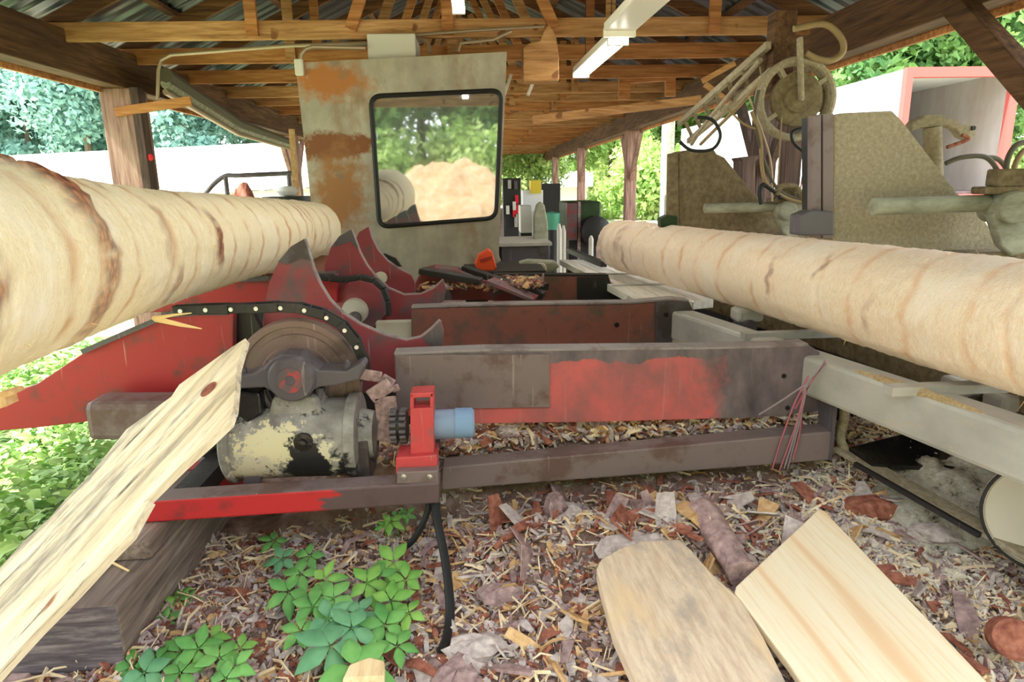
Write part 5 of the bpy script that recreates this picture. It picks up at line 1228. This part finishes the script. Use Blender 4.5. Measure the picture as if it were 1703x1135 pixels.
# ------------------------------------------------------------------ trees
def leaf_cloud(n, rx, rz, size, seed, blobs=14):
    r = random.Random(seed); mb = MB(); bl = []
    for k in range(blobs):
        a = r.uniform(0, 2*PI); z = r.uniform(.15, 1); w = math.sin(PI*min(z, .95))**.6
        bl.append((Vector((math.cos(a)*rx*.6*w, math.sin(a)*rx*.6*w, z*rz)), r.uniform(.3, .5)*rx))
    vs = []; fs = []
    for i in range(n):
        c, br = r.choice(bl); d = Vector((r.gauss(0,1), r.gauss(0,1), r.gauss(0,1))).normalized()
        p = c+d*br*r.uniform(.6, 1.05); s = size*r.uniform(.5, 1.4)
        u = Vector((r.gauss(0,1), r.gauss(0,1), r.gauss(0,1))).normalized(); w = d.cross(u).normalized() if d.cross(u).length > .01 else Vector((1,0,0))
        u = (u+d*.3).normalized(); o = len(vs)
        vs += [p-u*s, p+w*s*.5, p+u*s, p-w*s*.5+d*s*.2]; fs.append((o, o+1, o+2, o+3))
    mb.add(vs, fs); return mb
def make_tree(name, mat, seed, h, rx, label, cat='tree'):
    t = thing(name, (0, 0, 0), label, cat)
    mb = leaf_cloud(16000, rx, h*.85, h*.018, seed, 30)
    for v in mb.v: v.z += h*.18
    fo = mb.build('foliage', mat, t); fo['kind'] = 'stuff'
    mb = MB(); mb.tube([(0,0,-.2), (.1,0,h*.3), (0,.1,h*.6), (.1,0,h*.9)], [h*.022, h*.018, h*.012, h*.004], 8); mb.build('trunk', 'bark_trunk', t)
    return t
protos = [make_tree('broadleaf_tree', 'tree_leaf_hazed', 1, 11, 4, ''), make_tree('broadleaf_tree', 'tree_leaf_green', 2, 11, 3.6, ''), make_tree('broadleaf_tree', 'tree_leaf_yellow', 3, 9, 3.6, '')]
used = [False]*3
def put(k, x, y, s, label, group, z=0):
    if used[k]: o = copy_tree(protos[k])
    else: o = protos[k]; used[k] = True
    o.location = (x, y, z); o.rotation_euler = (0, 0, (x*7+y*3) % 6.28); o.scale = (s, s, s)
    tag(o, label, 'tree', group)
rr = random.Random(5)
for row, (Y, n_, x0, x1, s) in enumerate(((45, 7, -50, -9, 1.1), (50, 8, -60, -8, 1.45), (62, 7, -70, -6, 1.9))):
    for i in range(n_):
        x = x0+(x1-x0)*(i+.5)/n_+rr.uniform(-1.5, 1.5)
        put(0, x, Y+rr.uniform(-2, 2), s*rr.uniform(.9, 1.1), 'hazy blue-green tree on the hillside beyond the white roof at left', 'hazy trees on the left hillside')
for i in range(7):
    put(2, 3.5+i*2.6+rr.uniform(-.8, .8), 36+rr.uniform(-4, 5), rr.uniform(.7, 1.1), 'bright yellow-green tree seen between the far right posts', 'bright trees beyond the far posts')
for i in range(6):
    put(1, 5+i*4.5, 50+rr.uniform(-3, 4), rr.uniform(1.2, 1.5), 'mid green tree behind the bright trees at the right', 'green trees behind the bright ones')
for i in range(7):
    put(1, 12+i*4.2+rr.uniform(-1, 1), 30+rr.uniform(-2, 3), rr.uniform(.9, 1.2), 'dark green tree rising over the trailer', 'trees behind the trailer')
for i in range(16):
    put(1, -20+(i%8)*5+2.5*(i//8), -17-6*(i//8)+rr.uniform(-1, 1), rr.uniform(.9, 1.15), 'tree behind the camera, reflected in the cab window', 'trees reflected in the window')
for p, u in zip(protos, used): assert u
bush = thing('leafy_bush', (0, 0, 0), '', 'bush')
mb = leaf_cloud(9000, 1.9, 2.2, .10, 41, 16)
for v in mb.v: v.z = max(v.z, .02)
fo = mb.build('foliage', 'tree_leaf_yellow', bush); fo['kind'] = 'stuff'
first = True
def put_bush(x, y, s, label, group):
    global first
    o = bush if first else copy_tree(bush); first = False
    o.location = (x, y, -.3); o.rotation_euler = (0, 0, x*5+y); o.scale = (s, s, s); tag(o, label, 'bush', group)
for i in range(8): put_bush(7.2+i*2.5+rr.uniform(-.4,.4), 27+rr.uniform(-2, 5), rr.uniform(1.0, 1.5), 'sunlit leafy bush on the ground beyond the far right posts', 'bushes beyond the far posts')
for i in range(7): put_bush(-3+i*2.6, 52+rr.uniform(-2, 2), 1.5, 'bush closing the view at the far end of the shed', 'bushes at the far end')
for i in range(10): put_bush(-14+i*3.2, -13+rr.uniform(-1, 1), rr.uniform(1.2, 1.7), 'bush behind the chip pile, reflected in the cab window', 'bushes reflected in the window')
# backs: sawdust pile that the window reflects
mound('chip_pile', (-.7, -8.0, 0), 3.6, 2.8, 2.15, 'sawdust_pile', 'big orange pile of chips reflected in the cab window', 21)

# ------------------------------------------------------------------ vines
def leaflet(mb, p, d, up, L, W, mi, rnd):
    sd = d.cross(up).normalized(); prof = [(0, .04), (.2, .6), (.45, 1), (.7, .72), (.88, .3), (1, .0)]
    vs = []; fs = []
    for t_, w in prof:
        c = p+d*(L*t_)+up*(-.25*L*t_*t_)
        vs += [c-sd*W*w*.5+up*W*w*.12, c, c+sd*W*w*.5+up*W*w*.12]
    for i in range(len(prof)-1):
        a = i*3; fs += [(a, a+1, a+4, a+3), (a+1, a+2, a+5, a+4)]
    mb.add(vs, fs, mi, True)
def vine(label, spots, stemz, seed):
    rnd = random.Random(seed)
    base = atz(*spots[0][:2], .05)
    t = thing('creeper_vine', base, label, 'plant', 'five-leaved creepers on the ground')
    prev = None
    for (x, y, z, s, mi) in spots:
        c = atz(x, y, z); L = s
        L *= 1.75; mb = MB(); a0 = rnd.uniform(0, 2*PI); up = Vector((rnd.uniform(-.3,.3), -.45+rnd.uniform(-.3,.2), 1)).normalized()
        ux = up.cross(Vector((0,1,0))).normalized(); uy = up.cross(ux)
        for k in range(5):
            an = a0+(k-2)*1.15; d = (ux*math.cos(an)+uy*math.sin(an)+up*rnd.uniform(-.1,.15)).normalized()
            leaflet(mb, c+d*.006, d, up, L*(1-.12*abs(k-2))*rnd.uniform(.85, 1.1), L*.46, 0, rnd)
        lf = mb.build('leaf', ['vine_leaf', 'vine_leaf_pale', 'vine_leaf_blue'][mi], t)
        lf.modifiers.new('s', 'SOLIDIFY').thickness = .0012
        g_ = Vector((c.x+rnd.uniform(-.03,.03), c.y+.04, H(c.x, c.y))); mb = MB(); mb.tube([g_, g_.lerp(c, .6)+Vector((0,0,.01)), c], .0022, 5); mb.build('stem', 'vine_leaf_pale', t)
vr = random.Random(9)
sp = [(550,1075,.14,.085,2),(590,1110,.12,.085,0),(545,1030,.12,.06,2),(500,955,.10,.055,0),(555,995,.13,.075,0),(540,965,.12,.05,1),(610,970,.13,.06,1),(650,1000,.12,.055,1),(655,935,.14,.065,1),(675,965,.13,.05,1),(470,930,.08,.05,2),(455,900,.06,.045,0),(600,1020,.12,.06,2),(640,1040,.12,.06,0),(480,985,.1,.06,0),(660,1075,.1,.05,0),(520,1010,.12,.06,0),(585,1045,.15,.07,2),(630,960,.12,.05,0),(515,925,.08,.05,0),(680,1020,.12,.05,1),(620,1085,.1,.05,0),(500,1050,.08,.05,0)]
vine('largest green creeper with five-part leaves, left of the black hose', sp, 0, 1)
vine('smaller creeper at the bottom left beside the timber block', [(330,1080,.08,.055,0),(365,1095,.08,.055,0),(390,1110,.07,.05,0),(350,1060,.07,.045,1),(300,1085,.06,.05,0),(400,1080,.05,.04,1),(260,1100,.05,.05,0),(240,1120,.05,.06,2),(220,1110,.04,.05,0),(300,1120,.05,.05,0),(375,1130,.06,.05,0)], 0, 2)
vine('tiny green sprig directly under the frame tube', [(650,868,.15,.04,1),(660,860,.15,.03,0),(640,875,.14,.03,1),(675,858,.15,.03,0)], 0, 3)
vine('pale sprig along the foot of the timber block', [(300,990,.04,.035,1),(285,1010,.04,.04,1),(310,1000,.04,.03,0),(275,1035,.04,.04,0)], 0, 4)
# ground cover at left
r = random.Random(12); mb = MB()
for i in range(15000):
    x = r.uniform(-5.5, -1.45); y = r.uniform(2.3, 6.5)
    if x > -1.75 and y > 3.2: continue
    z = r.uniform(.02, .22)*(1 if x < -1.7 else .6); c = Vector((x, y, z)); d = Vector((r.gauss(0,1), r.gauss(0,1), r.gauss(0,.4))).normalized()
    leaflet(mb, c, d, Vector((r.gauss(0,.4), r.gauss(-.2,.4), 1)).normalized(), r.uniform(.05,.09), r.uniform(.03,.055), 0, r)
tag(mb.build('ground_cover', ['cover_leaf']), 'dense sunlit green ground cover below the red ramp arm', 'plants', kind='stuff')

# ------------------------------------------------------------------ light
w = bpy.data.worlds.new('world'); S.world = w; w.use_nodes = True
bg = w.node_tree.nodes['Background']; bg.inputs[0].default_value = (.93, .97, 1, 1); bg.inputs[1].default_value = 2.2
sun = bpy.data.lights.new('sun', 'SUN'); sun.energy = 7; sun.angle = .03; sun.color = (1, .95, .86)
so = bpy.data.objects.new('sun', sun); COL.objects.link(so)
so.rotation_euler = Vector((.62, .10, -1)).to_track_quat('-Z', 'Y').to_euler()
S.view_settings.view_transform = 'Standard'; S.view_settings.look = 'None'; S.view_settings.gamma = 1; S.view_settings.use_curve_mapping = False
S.view_settings.exposure = 1.12
